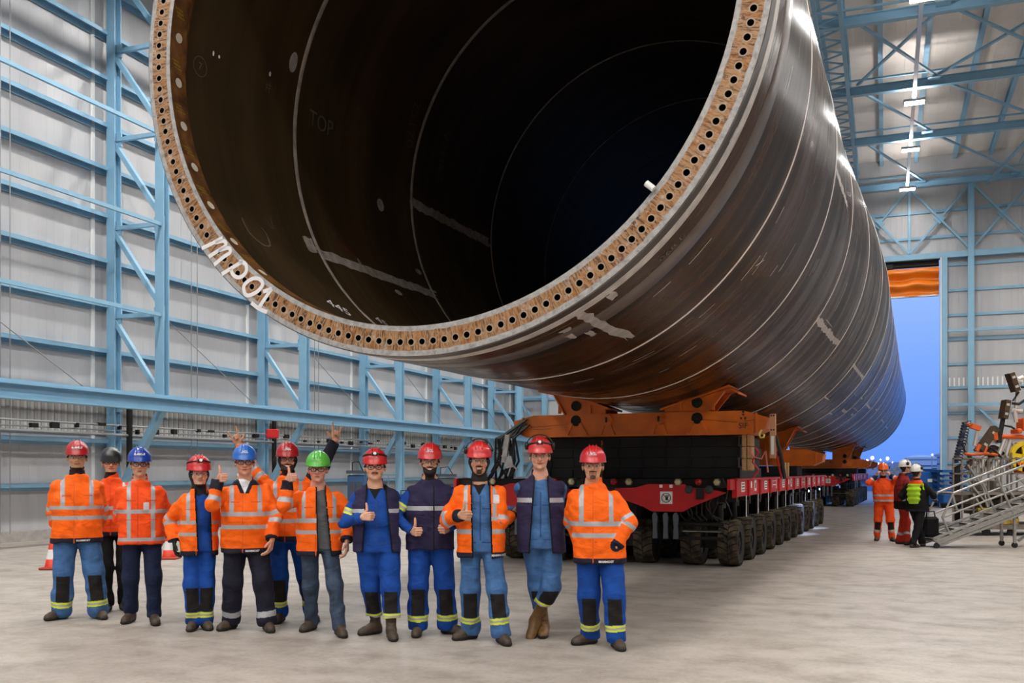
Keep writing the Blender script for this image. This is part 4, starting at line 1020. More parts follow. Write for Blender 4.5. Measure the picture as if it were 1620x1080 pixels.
# gravel heap
p = px_at(1432, 745, 110); gh = MB(); nx = 40; vs = []; fs = []
for i in range(nx+1):
    for j in range(13):
        u = i/nx*2-1; v = j/12*2-1; hgt = max(0, (1-abs(u)**2.2)*(1-abs(v)**1.6))*2.5*(1+.15*mnoise.noise(Vector((u*6, v*6, 0))))
        vs.append((u*3.6, v*4, hgt+.0))
for i in range(nx):
    for j in range(12): a = i*13+j; fs.append((a, a+13, a+14, a+1))
gh.add(vs, fs); o = gh.build('gravel_heap', mat('gravel', rgb(150, 140, 132), .9, var=.5, vscale=3), None, T(p.x, 110, -.2), True); tag(o, 'grey gravel heap outside the gate behind the white helmets', 'gravel heap')
M_LAMPO = mat('harbour_lamp', rgb(255, 226, 205), emit=8)
for i, (x, y, r) in enumerate([(1380, 724, .75), (1404, 725, .7), (1372, 728, .45), (1393, 727, .3), (1389, 733, .4), (1362, 730, .35), (1475, 719, .4), (1367, 735, .4), (1412, 731, .25)]):
    Y = 250; r *= .6; c = px_at(x, y, Y); t = thing('harbour_light', ['largest lit harbour light right of the monopile end', 'bright harbour light above the orange helmet', 'small harbour light left of the largest one', 'tiny harbour light between the two bright ones', 'harbour light low beside the orange helmet', 'leftmost harbour light under the monopile end', 'small light on top of the storage tank', 'low harbour light near the far transporter', 'tiny harbour light left of the white helmets'][i], 'light', T(c.x, Y, -.2), 'harbour lights outside')
    b = MB(); b.cyl((0, .3, 0), (0, .3, c.z), .12, 8); b.build('mast', BLD, t); b = MB(); b.lathe([(0, -r), (r*.7, -r*.7), (r, 0), (r*.7, r*.7), (0, r)], 12, T(0, 0, c.z+.2), close=False); b.build('lamp_globe', M_LAMPO, t)
# ================================================================== people
def V(*a): return np.array(a, float)
def unit(v): v = np.asarray(v, float); return v/(np.linalg.norm(v)+1e-12)
def cap(P, a, b, ra, rb):
    ab = b-a; t = np.clip(((P-a)@ab)/max(ab@ab, 1e-9), 0, 1)
    return np.linalg.norm(P-a-t[:, None]*ab, axis=1)-(ra+(rb-ra)*t)
def ell(P, c, r, R=None):
    q = P-c
    if R is not None: q = q@R
    r = np.asarray(r, float); k0 = np.linalg.norm(q/r, axis=1); k1 = np.linalg.norm(q/(r*r), axis=1)
    return k0*(k0-1)/(k1+1e-9)
def smin(a, b, k):
    h = np.clip(.5+.5*(b-a)/k, 0, 1); return b*(1-h)+a*h-k*h*(1-h)
def smax(a, b, k): return -smin(-a, -b, k)
def loft(P, rows, p=2.5):
    """rows (z, cx, cy, a, b) upright body of superellipse sections"""
    z = P[:, 2]; R_ = np.array(rows); zs = R_[:, 0]
    cx, cy, a, b = (np.interp(z, zs, R_[:, i]) for i in (1, 2, 3, 4))
    q = (np.abs((P[:, 0]-cx)/a)**p+np.abs((P[:, 1]-cy)/b)**p)**(1/p)
    d = (q-1)*np.minimum(a, b)*.95
    return smax(d, np.maximum(z-zs[-1], zs[0]-z), .02)
def folds(P, amp, f=38, seed=0, ax=(0, 0, 1)):
    w = P+.03*np.sin(P[:, [1, 2, 0]]*17+seed)+.015*np.sin(P[:, [2, 0, 1]]*31+seed*2)
    ax = unit(ax); u = w@ax
    s = np.sin(u*f+3*np.sin(w[:, 0]*9+seed)+2*np.sin(w[:, 1]*11))*.6+np.sin(u*f*.55+4*np.sin(w[:, 0]*13+seed*3))*.7
    s2 = np.sin(w[:, 0]*27+w[:, 2]*13+seed)*.5
    return amp*(s+s2)
_C8 = np.array([(i, j, k) for i in (0, 1) for j in (0, 1) for k in (0, 1)])
def surface(sdf, lo, hi, h):
    """narrow-band surface nets"""
    Bn = 8; lo = np.asarray(lo, float); hi = np.asarray(hi, float)
    nb = np.ceil((hi-lo)/h/Bn).astype(int); n = nb*Bn
    g = np.stack(np.meshgrid(*[np.arange(k) for k in nb], indexing='ij'), -1).reshape(-1, 3)
    cen = lo+(g+.5)*Bn*h; dc = sdf(cen); act = np.abs(dc) < Bn*h*.87+.014
    Fd = np.where(dc > 0, 1.0, -1.0).reshape(nb).astype(np.float32)
    Fd = np.repeat(np.repeat(np.repeat(Fd, Bn, 0), Bn, 1), Bn, 2)
    loc_ = np.stack(np.meshgrid(*[np.arange(Bn)]*3, indexing='ij'), -1).reshape(-1, 3)
    ga = g[act]
    for c0 in range(0, len(ga), 1500):
        gi = ga[c0:c0+1500]; idx = (gi[:, None]*Bn+loc_[None]).reshape(-1, 3)
        Fd[idx[:, 0], idx[:, 1], idx[:, 2]] = sdf(lo+idx*h)
    S = Fd < 0
    cnt = np.zeros(tuple(n-1), np.int8)
    for c in _C8: cnt += S[c[0]:n[0]-1+c[0], c[1]:n[1]-1+c[1], c[2]:n[2]-1+c[2]]
    ci = np.argwhere((cnt > 0) & (cnt < 8))
    vid = -np.ones(tuple(n-1), np.int32); vid[ci[:, 0], ci[:, 1], ci[:, 2]] = np.arange(len(ci))
    vals = np.stack([Fd[ci[:, 0]+c[0], ci[:, 1]+c[1], ci[:, 2]+c[2]] for c in _C8], 1)
    acc = np.zeros((len(ci), 3)); cn = np.zeros(len(ci))
    for a in range(8):
        for b_ in range(a+1, 8):
            if np.abs(_C8[a]-_C8[b_]).sum() != 1: continue
            va, vb = vals[:, a], vals[:, b_]; m = (va < 0) != (vb < 0)
            t = np.where(m, va/np.where(m, va-vb, 1), 0)
            acc += np.where(m[:, None], _C8[a]+t[:, None]*(_C8[b_]-_C8[a]), 0); cn += m
    verts = lo+(ci+acc/cn[:, None])*h
    quads = []
    for ax in range(3):
        sh = [slice(None)]*3; sh2 = [slice(None)]*3; sh[ax] = slice(0, -1); sh2[ax] = slice(1, None)
        A, B_ = S[tuple(sh)], S[tuple(sh2)]; e = np.argwhere(A != B_)
        o1, o2 = [(1, 2), (2, 0), (0, 1)][ax]
        e = e[(e[:, o1] > 0) & (e[:, o2] > 0) & (e[:, o1] < n[o1]-1) & (e[:, o2] < n[o2]-1)]
        ins = A[e[:, 0], e[:, 1], e[:, 2]]
        def cell(d1, d2):
            q = e.copy(); q[:, o1] -= d1; q[:, o2] -= d2; return vid[q[:, 0], q[:, 1], q[:, 2]]
        q = np.stack([cell(1, 1), cell(0, 1), cell(0, 0), cell(1, 0)], 1)
        q[~ins] = q[~ins][:, ::-1]; quads.append(q)
    Q = np.concatenate(quads); Q = Q[(Q >= 0).all(1)]
    return verts, Q
def mesh_obj(name, vt, Q, mats, mi, parent):
    me = bpy.data.meshes.new(name); me.vertices.add(len(vt)); me.vertices.foreach_set('co', vt.astype(np.float32).ravel())
    me.loops.add(len(Q)*4); me.loops.foreach_set('vertex_index', Q.astype(np.int32).ravel())
    me.polygons.add(len(Q)); me.polygons.foreach_set('loop_start', np.arange(len(Q), dtype=np.int32)*4)
    me.polygons.foreach_set('use_smooth', np.ones(len(Q), bool))
    for m in mats: me.materials.append(m)
    me.update(calc_edges=True)
    if mi is not None: me.polygons.foreach_set('material_index', mi.astype(np.int32))
    me.validate()
    o = bpy.data.objects.new(name, me); COL.objects.link(o); o.parent = parent
    return o

def fab(name, c, rough=.85, var=.18):
    if name in MATS: return MATS[name]
    m, nt, b = new_mat(name); n = NT(m); o = n.obj(); MATS[name] = m
    b.inputs['Roughness'].default_value = rough; b.inputs['Specular IOR Level'].default_value = .25
    dk = tuple(max(0, q*(1-var)) for q in c[:3])+(1,)
    n.link(n.ramp(n.noise(o, 9, 6, .6), [(.35, dk), (.65, c)]), b.inputs['Base Color'])
    mp = nt.nodes.new('ShaderNodeMapping'); mp.inputs['Scale'].default_value = (1, 1, 1.7); mp.inputs['Rotation'].default_value = (.3, .5, 0); n.link(o, mp.inputs['Vector'])
    cr = n.noise(mp.outputs[0], 7, 2, .5, .8); fn = n.noise(o, 160, 2)
    n.bump(n.math('ADD', cr, n.math('MULTIPLY', fn, .03)), .5, .035)
    return m
C_OR = fab('orange_hi_vis', rgb(254, 104, 12), .7, .14); C_OR2 = fab('orange_red_hi_vis', rgb(248, 82, 20), .7, .14)
C_BL = fab('royal_blue_cotton', rgb(24, 72, 156)); C_LB = fab('faded_blue_cotton', rgb(72, 112, 164), var=.3)
C_NV = fab('navy_cotton', rgb(46, 40, 72)); C_JE = fab('dark_denim', rgb(28, 38, 66)); C_JN = fab('washed_denim', rgb(66, 80, 102), var=.4)
C_BK = fab('black_cloth', rgb(22, 20, 22)); C_DN = fab('dark_navy_cloth', rgb(34, 33, 48)); C_GY = fab('grey_knit', rgb(92, 92, 96)); C_KP = fab('charcoal_knee_pad', rgb(38, 34, 34))
C_SI = mat('silver_reflective_tape', rgb(168, 169, 174), .4, .1); C_YE = mat('yellow_reflective_tape', rgb(214, 224, 40), .5)
C_WT = fab('white_cloth', rgb(220, 220, 224)); C_BT = mat('worn_work_boot', rgb(78, 62, 48), .6, var=.5, vscale=14); C_SOLE = mat('boot_sole', rgb(26, 23, 21), .7)
C_RB = mat('brown_rubber_boot', rgb(128, 92, 52), .45, var=.35, vscale=9); C_LIME = fab('lime_hi_vis', rgb(176, 222, 44), .6)
C_RD = fab('dark_red_cloth', rgb(140, 38, 34)); C_MB = fab('maroon_cloth', rgb(96, 40, 40))
M_LENS = None
def lens_mat():
    m, nt, b = new_mat('clear_lens'); b.inputs['Base Color'].default_value = (.9, .92, .95, 1); b.inputs['Roughness'].default_value = .05
    b.inputs['Transmission Weight'].default_value = 1; b.inputs['IOR'].default_value = 1.1; b.inputs['Alpha'].default_value = .12
    return m
M_LENS = lens_mat()
SKN = {}
def skin_mats(tone, hair, lip=None):
    k = (tone, hair)
    if k not in SKN:
        def sk(nm, c, r=.5):
            m = mat(nm+'_%d' % len(SKN), c, r, spec=.4, var=.10, vscale=30); m.node_tree.nodes['Principled BSDF'].inputs['Subsurface Weight'].default_value = .08
            m.node_tree.nodes['Principled BSDF'].inputs['Subsurface Radius'].default_value = (.03, .01, .006); return m
        t = np.array(tone)
        SKN[k] = [sk('skin', rgb(*tone)), mat('hair_%d_%d_%d' % hair, rgb(*hair), .7, var=.4, vscale=60), sk('lips', rgb(*(t*np.array([.82, .62, .60])))), mat('eye_white', rgb(222, 216, 210), .3), mat('iris', rgb(40, 30, 26), .2),
                  mat('black_hood', rgb(18, 17, 19), .8), sk('blush', rgb(*np.clip(t*np.array([1.0, .86, .82]), 0, 255)))]
    return SKN[k]

def two_link(A, B, l1, l2, pole):
    d = B-A; L = np.linalg.norm(d); m = l1+l2
    if L > m*.995: l1, l2 = l1*L/m*1.006, l2*L/m*1.006
    a = (l1*l1-l2*l2+L*L)/(2*L); h = math.sqrt(max(l1*l1-a*a, 1e-6)); u = d/L
    p = np.asarray(pole, float); p = p-u*(p@u); p = unit(p)
    return A+u*a+p*h

def hand_segs(W, Fd, N, Tm, pose, g):
    """list of (a,b,ra,rb): palm, fingers, thumb. Fd finger direction, N palm normal, Tm thumb side"""
    Fd = unit(Fd); N = unit(N-Fd*(np.dot(N, Fd))); Tm = unit(Tm-Fd*np.dot(Tm, Fd)-N*np.dot(Tm, N)); S = []
    k = g*1.08
    for i, o in enumerate((.030, .010, -.010, -.029)): S.append((W+Tm*o*.55*k, W+Fd*(.085-.004*abs(i-1))*k+Tm*o*k, .016*k, .0125*k))
    S.append((W, W+Fd*.03*k+Tm*.022*k, .018*k, .016*k))
    lens = [(.043, .026, .020), (.048, .030, .021), (.044, .028, .020), (.034, .020, .017)]
    for i, o in enumerate((.030, .010, -.010, -.029)):
        if pose == 'fist' or pose == 'thumb': cu = (1.45, 1.75, 1.2)
        elif pose == 'relax': cu = (.35+.08*i, .55+.05*i, .35)
        elif pose == 'horn': cu = (.05, .1, .05) if i in (0, 3) else (1.35, 1.7, 1.1)
        elif pose == 'spread': cu = (.12, .15, .1) if i in (0, 2) else (.25, .4, .2)
        elif pose == 'grip': cu = (.8, 1.0, .6)
        else: cu = (.5, .7, .4)
        spr = {'horn': .22, 'spread': .2}.get(pose, .05)*(1.5-i)/1.5
        p = W+Fd*(.085-.004*abs(i-1))*k+Tm*o*k; ang = 0; r = .0112*k*(1-.08*(i == 3))
        base = unit(Fd+Tm*spr)
        for L, c in zip(lens[i], cu):
            ang += c; d = base*math.cos(ang)+N*math.sin(ang); q = p+d*L*k; S.append((p, q, r, r*.9)); p = q; r *= .92
    p = W+Fd*.022*k+Tm*.026*k
    if pose == 'thumb':
        q = p+(Tm*.8+Fd*.55+N*.15)*.040*k; S.append((p, q, .0155*k, .0125*k)); e = q+unit(Tm+Fd*.05)*.034*k; S.append((q, e, .0122*k, .0115*k)); S.append((e, e+unit(Tm-Fd*.12)*.026*k, .0112*k, .0095*k))
    else:
        a = {'relax': (Fd*.8+Tm*.55+N*.45), 'horn': (Fd*.6+Tm*.9+N*.2), 'spread': (Fd*.5+Tm+N*.1), 'grip': (Fd*.6+Tm*.4+N*.9), 'fist': (Fd*.7+Tm*.2+N*.9)}[pose]
        a = unit(a); q = p+a*.042*k; S.append((p, q, .0155*k, .012*k)); S.append((q, q+unit(a+Fd*.5)*.034*k, .0118*k, .010*k)); 
    return S

def helmet(parent, MHd, col, style, name='helmet', text=None):
    """MHd: head frame (local to person)"""
    hm = mat('helmet_%d_%d_%d' % col, rgb(*col), .28, spec=.6, coat=.3, var=.12, vscale=20)
    b = MB(); na, ne = 40, 12
    def pt(a, e, off=0.0):
        ca, sa = math.cos(a), math.sin(a); front = max(0, -sa)
        rx, ry, rz = .110-off, .132-off, .122-off
        r = math.cos(e); z = math.sin(e)
        v = Vector((rx*r*ca, ry*r*sa, rz*z))
        return v
    # shell rings from rim to crown
    rows = []
    for j in range(ne+1):
        e = (PI/2)*(j/ne)**.9; row = []
        for i in range(na):
            a = 2*PI*i/na; v = pt(a, e)
            rd = 1+.018*(math.cos(a*2)**8)*(1 if .15 < e < 1.3 else 0)
            row.append(v*rd)
        rows.append(row)
    brim = []
    for i in range(na):
        a = 2*PI*i/na; f = max(0, -math.sin(a))**2; bk = max(0, math.sin(a))**3; k = 1+(.20*f+.04+.03*bk if style != 'cap' else .0)
        v = pt(a, 0); brim.append(Vector((v.x*(1+.04*(style != 'cap')), v.y*k, -.014-.018*f+(.0 if style != 'cap' else -.02))))
    brim2 = [v+Vector((0, 0, -.006)) for v in brim]; inner = [Vector((v.x*.93, v.y*.93, -.004)) for v in rows[0]]
    allr = [inner, brim2, brim]+rows; vs = [v for r in allr for v in r]; fs = []
    for j in range(len(allr)-1):
        for i in range(na): l = (i+1) % na; fs.append((j*na+i, j*na+l, (j+1)*na+l, (j+1)*na+i))
    o_ = len(vs); n_in = 5; prev = 0
    for j in range(1, n_in+1):
        e = (PI/2)*(j/n_in); vs += [pt((2*PI*i/na), e, .007) for i in range(na)]
        base = o_+(j-1)*na
        for i in range(na): l = (i+1) % na; fs.append((prev+l, prev+i, base+i, base+l))
        prev = base
    b.add(vs, fs)
    c0 = MHd @ T(0, .014, .056) @ RX(-.05)
    h = b.build(name, hm, parent, c0, smooth=True)
    if style != 'cap':
        b = MB()
        for x in (-.028, 0, .028):
            b.tube([pt(PI*1.5+x*0, .35)*1.01+Vector((x, 0, 0)), Vector((x, -.072, .106)), Vector((x, 0, .125)), Vector((x, .08, .101))], .006, 6)
        b.build('helmet_ridge', hm, h, None, True)
    if text:
        def mp(x, y):
            a = -PI/2+x/.125; e = .33+y/.11; v = pt(a, e)*1.04; return v
        text_mesh(text, .030 if len(text) < 6 else .024, mp, 'helmet_lettering', C_WT, h, bold=.0012)
    bk = mat('black_plastic', rgb(24, 24, 26), .4)
    if style in ('lamp', 'lampmuff', 'muff'):
        if style != 'muff':
            b = MB(); ring_ = [pt(2*PI*k/28, .38+.12*math.sin(2*PI*k/28)*-1)*1.02 for k in range(28)]; b.tube(ring_, .009, 6, closed=True); b.build('lamp_strap', bk, h, None, True)
            b = MB(); p = pt(-PI/2, .5)*1.04; b.box(p, (.055, .035, .032), RX(-.4).to_3x3(), bev=.008); b.cyl(p+Vector((0, -.012, 0)), p+Vector((0, -.026, .006)), .014, 12, 1); b.build('head_lamp', [bk, mat('lamp_lens', rgb(210, 214, 210), .1)], h)
    if style in ('muff', 'lampmuff', 'muffside'):
        b = MB()
        for sx in (-1, 1):
            if style == 'muff' and sx > 0: continue
            b.lathe([(0, 0), (.028, .0), (.034, .010), (.030, .024), (0, .030)], 16, T(sx*.104, -.01, .040) @ RY(sx*PI/2), close=False)
        b.tube([Vector((.117*math.cos(PI*k/14), -.02, .035+.104*math.sin(PI*k/14)))*1.0 for k in range(15)], .005, 6)
        b.build('ear_muff', bk, h, None, True)
    return h

def glasses(parent, MHd, dark=True, clear=True):
    m = mat('glasses_black', rgb(22, 20, 20), .35) if dark else mat('glasses_clear', rgb(150, 150, 150), .2)
    b = MB(); r = .0022 if dark else .0015
    for sx in (-1, 1):
        pts = []
        for k in range(18):
            a = 2*PI*k/18; x = sx*.033+.026*math.copysign(abs(math.cos(a))**.75, math.cos(a)); z = -.0+.0165*math.copysign(abs(math.sin(a))**.8, math.sin(a)); y = -.1115+.9*(abs(x)**2)*8
            pts.append((x, y, z+.002))
        b.tube(pts, r, 5, closed=True); b.tube([(sx*.059, -.088, .006), (sx*.078, -.05, .006), (sx*.082, .01, .003)], r, 5)
    b.tube([(-.008, -.112, .006), (0, -.113, .008), (.008, -.112, .006)], r, 5)
    o = b.build('safety_glasses', m, parent, MHd, True)
    b = MB()
    for sx in (-1, 1):
        pts = []
        for k in range(14):
            a = 2*PI*k/14; x = sx*.033+.025*math.copysign(abs(math.cos(a))**.75, math.cos(a)); z = .0155*math.copysign(abs(math.sin(a))**.8, math.sin(a)); pts.append((x, -.1115+.9*(abs(x)**2)*8, z+.002))
        b.add(pts, [tuple(range(14))])
    b.build('lens', M_LENS, o)

def boot(parent, ank, toe_dir, g, m, shaft=.12, tilt=0.0, name='boot', shin=None):
    """ank: ankle joint; toe_dir unit horizontal; tilt>0 lifts the heel"""
    d = unit(V(toe_dir[0], toe_dir[1], 0)); ct, st_ = math.cos(tilt), math.sin(tilt)
    f = d*ct-V(0, 0, 1)*st_; up = d*st_+V(0, 0, 1)*ct; sd = np.cross(f, up); sh = up if shin is None else unit(shin)
    heel = ank-f*.035*g-up*.05*g; ball = ank+f*.125*g-up*.055*g; toe = ank+f*.165*g-up*.058*g
    sole0 = -.092*g
    def sdf(P):
        q = P-ank; lx, lz, ly = q@f, q@up, q@sd
        a = cap(P, heel, ball, .040*g, .043*g); a = smin(a, cap(P, ball, toe, .043*g, .040*g), .02)
        a = smin(a, cap(P, ank-f*.01, ank+sh*shaft*g, .048*g, .060*g if shaft > .15 else .054*g), .05)
        a = smin(a, cap(P, ank+f*.02, ball+up*.01, .046*g, .035*g), .03)
        w = smax(a-.006, np.maximum(lz-(sole0+.028), (sole0)-lz), .006)
        a = smax(a, sole0+.02-lz, .008)
        a = a+.003*np.sin(lz*170+lx*60)*(lx > .0)*(lx < .12)*(np.abs(ly) < .03); return np.minimum(a, w)
    lo = np.minimum(ank, ank+sh*shaft*g)-.24*g; hi = np.maximum(ank, ank+sh*shaft*g)+.24*g; lo[2] = max(lo[2], -.02)
    vt, Q = surface(sdf, lo, hi, .007); cz = (vt[Q].mean(1)-ank)@up
    # laces-ish dark line
    mi = (cz < sole0+.03).astype(int)
    return mesh_obj(name, vt, Q, [m, C_SOLE], mi, parent)

HS = 1.09
def build_person(sp_):
    """builds one figure; sp_ gives picture positions turned into points on the ground and in space"""
    fpx = sp_['feet']; Ys = [ground_at(*f).y for f in fpx]; Y0 = sp_.get('Y', sum(Ys)/2); h = sp_.get('vox', .0062)
    X0 = (sp_['x']-HX)/F*Y0; base = Vector((X0, Y0, 0)); psi = -math.atan2(X0, Y0)+sp_.get('yaw', 0)
    M = T(base) @ RZ(psi); Mi = M.inverted()
    t = thing('person', sp_['label'], 'person', M, None)
    def L(px, py, dy=0.0): p = Mi @ px_at(px, py, Y0+dy); return V(*p)
    ztop = px_at(sp_['hx'], sp_['hy'], Y0+sp_.get('hdy', 0)).z; g = (ztop-.062)/1.80; g = g if 'g' not in sp_ else sp_['g']
    hc = L(sp_['hx'], sp_['hy'], sp_.get('hdy', 0)); hc[2] = ztop-.062-.118*HS; hc[1] += sp_.get('hy_', 0)-.02
    w = sp_.get('w', 1.0); tx = sp_.get('tx', 0.0)
    # spine: hips under, chest near head
    hipc = V(sp_.get('hipx', hc[0]*.35), 0, .93*g); chest = V(hc[0]*.75+tx, .0, 1.30*g); neck = V(hc[0]*.95, .01, 1.505*g)
    sw = (sp_.get('sw', .185)-.014)*g*(.7+.3*w); shz = sp_.get('shz', 1.385)*g; tilt = sp_.get('tilt', 0)
    SH = [V(chest[0]-sw, .005, shz-tilt), V(chest[0]+sw, .005, shz+tilt)]
    HP = [hipc+V(-.092*g*w, 0, -.02), hipc+V(.092*g*w, 0, -.02)]
    AN = []; KN = []
    for i, f in enumerate(fpx):
        a = V(*(Mi @ ground_at(*f))); lift = sp_.get('lift', (0, 0))[i]; a[2] = .092*g+lift; a[1] += .03
        if 'foot' in sp_ and sp_['foot'][i] is not None: a = V(*sp_['foot'][i])
        AN.append(a)
        pole = sp_.get('kpole', (V(-.15, -1, 0), V(.15, -1, 0)))[i]
        KN.append(two_link(HP[i], a, .425*g, .40*g, pole))
    EL = []; WR = []; HD = []
    for i, s_ in enumerate((-1, 1)):
        a = sp_['arms'][i]; tgt = L(*a['px']) if 'px' in a else V(*a['l'])
        fd = unit(V(*a.get('f', (0, 0, -1)))); W_ = tgt-fd*.045*g   # target is the palm centre
        e = two_link(SH[i], W_, .285*g, .255*g, a.get('pole', (s_*.7, .5, -.6))); EL.append(e); WR.append(W_)
        HD.append(hand_segs(W_, fd, V(*a.get('n', (-s_, 0, 0))), V(*a.get('t', (0, -1, 0))), a.get('pose', 'relax'), g) if a.get('hand', True) else [])
    # ---------------- head + body skin
    hy_, ht_, hr_ = sp_.get('hyaw', 0), sp_.get('hpitch', 0), sp_.get('hroll', 0)
    MHd = T(Vector(hc)) @ RZ(hy_) @ RY(hr_) @ RX(ht_); R3 = np.array(MHd.to_3x3()); MHd = MHd @ Matrix.Scale(HS, 4); fw = sp_.get('fw', 1.0)*1.05
    nb_ = hc+R3@V(0, .022, -.09)*HS
    beard = sp_.get('beard', None); smile = sp_.get('smile', 0)
    def head_sdf(P):
        q = (P-hc)@R3/HS; q = q/np.array([fw, 1, 1])
        q = np.c_[np.abs(q[:, 0]), q[:, 1], q[:, 2]]
        d = ell(q, V(0, .012, .03), (.076, .094, .086)); d = smin(d, ell(q, V(0, -.022, -.028), (.062, .070, .086)), .03)
        d = smin(d, ell(q, V(0, -.042, -.078), (.044, .044, .034)), .03); d = smin(d, ell(q, V(0, -.080, -.097), (.018, .014, .013)), .015)
        d = smin(d, cap(q, V(.048, -.062, -.028), V(.034, -.074, -.035), .017, .014), .02)
        d = smin(d, cap(q, V(0, -.083, .024), V(.042, -.074, .024), .010, .009), .014)
        d = smax(d, -ell(q, V(.032, -.101, .003), (.018, .017, .012)), .012)
        d = smin(d, ell(q, V(.0315, -.078, .002), (.0135,)*3), .003)
        n_ = cap(q, V(0, -.090, .012), V(0, -.113, -.026), .0075, .0125); n_ = smin(n_, ell(q, V(.012, -.099, -.030), (.009, .010, .008)), .008); d = smin(d, n_, .010)
        d = smin(d, ell(q, V(0, -.091, -.054), (.024+.004*smile, .010, .0055)), .006); d = smin(d, ell(q, V(0, -.089, -.065), (.019, .010, .006)), .006)
        d = smax(d, -cap(q, V(0, -.102, -.0595), V(.022, -.094, -.0595+.006*smile), .0022, .0018), .004)
        d = smin(d, ell(q, V(.080, .012, -.004), (.010, .020, .031)), .008)
        if sp_.get('hood'): d = np.minimum(d, smax(ell(q, V(0, .018, .0), (.086, .098, .118)), -(q[:, 1]+.045), .01))
        if beard in ('full', 'dark_full'): d = smin(d, ell(q, V(0, -.055, -.082), (.050, .043, .036)), .02)
        return d*HS
    def body_sdf(P):
        d = head_sdf(P); nr = .056*g*(.85+.15*w)
        d = smin(d, cap(P, nb_, neck+V(0, .012, -.03), nr, nr*1.15), .02)
        d = smin(d, cap(P, neck, chest+V(0, 0, -.05), .07*g, .09*g), .05); d = smin(d, cap(P, SH[0], SH[1], .045, .045), .05)
        d = smin(d, cap(P, chest, hipc, .09*g, .09*g), .05)
        for i in (0, 1):
            d = smin(d, cap(P, SH[i], EL[i], .042*g, .035*g), .02); d = smin(d, cap(P, EL[i], WR[i], .035*g, .026*g), .02)
            d = smin(d, cap(P, HP[i], KN[i], .06*g, .04*g), .03); d = smin(d, cap(P, KN[i], AN[i], .04*g, .03*g), .02)
            if HD[i]:
                m = np.linalg.norm(P-WR[i], axis=1) < .26
                if m.any():
                    q = P[m]; e = None
                    for (a, b_, ra, rb) in HD[i]:
                        c = cap(q, a, b_, ra, rb); e = c if e is None else smin(e, c, .0035)
                    d[m] = smin(d[m], e, .008)
        return d
    pts = np.array([hc+.2, hc-.2]+SH+EL+WR+AN+KN+[p[1] for hd_ in HD for p in hd_])
    lo, hi = pts.min(0)-.10, pts.max(0)+.10; lo[2] = max(lo[2], .02)
    vt, Q = surface(body_sdf, lo, hi, sp_.get('voxb', .0048))
    c = vt[Q].mean(1); q = (c-hc)@R3/HS; ax = np.abs(q[:, 0])/fw; y, z = q[:, 1], q[:, 2]
    nearh = (np.linalg.norm(c-hc, axis=1) < .20)
    mi = np.zeros(len(Q), int)
    fr = nearh & (y < -.03)
    jit = .004*np.sin(q[:, 0]*400)*np.sin(z*377+y*300)
    mi[fr & (((ax-.044)/.016)**2+((z+.028)/.016)**2 < 1)] = 6; mi[fr & (y < -.112) & (z < -.018) & (z > -.034)] = 6
    mi[nearh & (z > .052)] = 1; mi[nearh & (y > -.02) & (z > -.02) & (ax < .078) & (z > .02-.0)] = 1; mi[nearh & (y > .03) & (z > -.075)] = 1
    mi[nearh & (y > -.048) & (y < -.0) & (ax > .066) & (z > .0) & (z < .05)] = 1
    if beard:
        if 'full' in beard: mi[fr & (z < -.044+jit-.35*np.maximum(0, .03-ax)) & (z < -.04) ] = 1; mi[nearh & (y > -.075) & (y < -.02) & (ax > .046) & (z < -.005) & (z > -.1)] = 1; mi[fr & (np.abs(z+.044) < .006) & (ax < .03)] = 1
        if beard == 'goatee': mi[fr & (ax < .022-.004*np.sin(z*300)) & (z < -.072) & (z > -.108)] = 1; mi[fr & (np.abs(z+.044) < .0055) & (ax < .03)] = 1; mi[fr & (ax > .022) & (ax < .028) & (z < -.044) & (z > -.08)] = 1
        if beard == 'moustache': mi[fr & (np.abs(z+.045) < .005) & (ax < .028)] = 1
        if beard == 'chin': mi[fr & (ax < .022) & (z < -.078)] = 1; mi[fr & (np.abs(z+.045) < .0045) & (ax < .026)] = 1
    mi[fr & (((ax)/(.022+.005*smile))**2+((z+.0595-.25*smile*ax*.6)/.0085)**2 < 1) & (y < -.085)] = 2
    if smile > 1: mi[fr & ((ax/.018)**2+((z+.0590)/.0035)**2 < 1) & (y < -.08)] = 3
    ed = np.sqrt((ax-.0315)**2+(z-.002)**2); mi[fr & (ed < .0105) & (np.abs(z-.002) < .0065)] = 3; mi[fr & (ed < .0055)] = 4
    mi[fr & (ax > .012) & (ax < .052) & (np.abs(z-(.026-.1*np.abs(ax-.032))) < .0035)] = 1
    if sp_.get('hood'): mi[nearh & (ell(np.c_[ax, y, z], V(0, .018, .0), (.086, .096, .116)) > -.004) & (y > -.055)] = 5
    mi[(np.abs(c[:, 2]-1.2*g) < .6*g) & (c[:, 2] < nb_[2]-.005) & (np.linalg.norm(c-nb_, axis=1) < .25) & sp_.get('scarf', False)] = 5
    glove = sp_.get('glove')
    if glove:
        for i in glove: mi[np.linalg.norm(c-(WR[i]+.05*0), axis=1) < .22] = 5
    mesh_obj('body', vt, Q, skin_mats(sp_.get('tone', (206, 160, 132)), sp_.get('hair', (62, 46, 36))), mi, t)
    if 'hcol' in sp_: helmet(t, MHd, sp_['hcol'], sp_.get('hstyle', 'plain'), text=sp_.get('htext'))
    if sp_.get('glasses'): glasses(t, MHd, sp_['glasses'] == 'dark')

    # ---------------- garment volumes
    hz = sp_.get('hem', .80)*g
    hxx = lambda z: float(np.interp(z, [hipc[2], chest[2], neck[2]], [hipc[0], chest[0], neck[0]]))
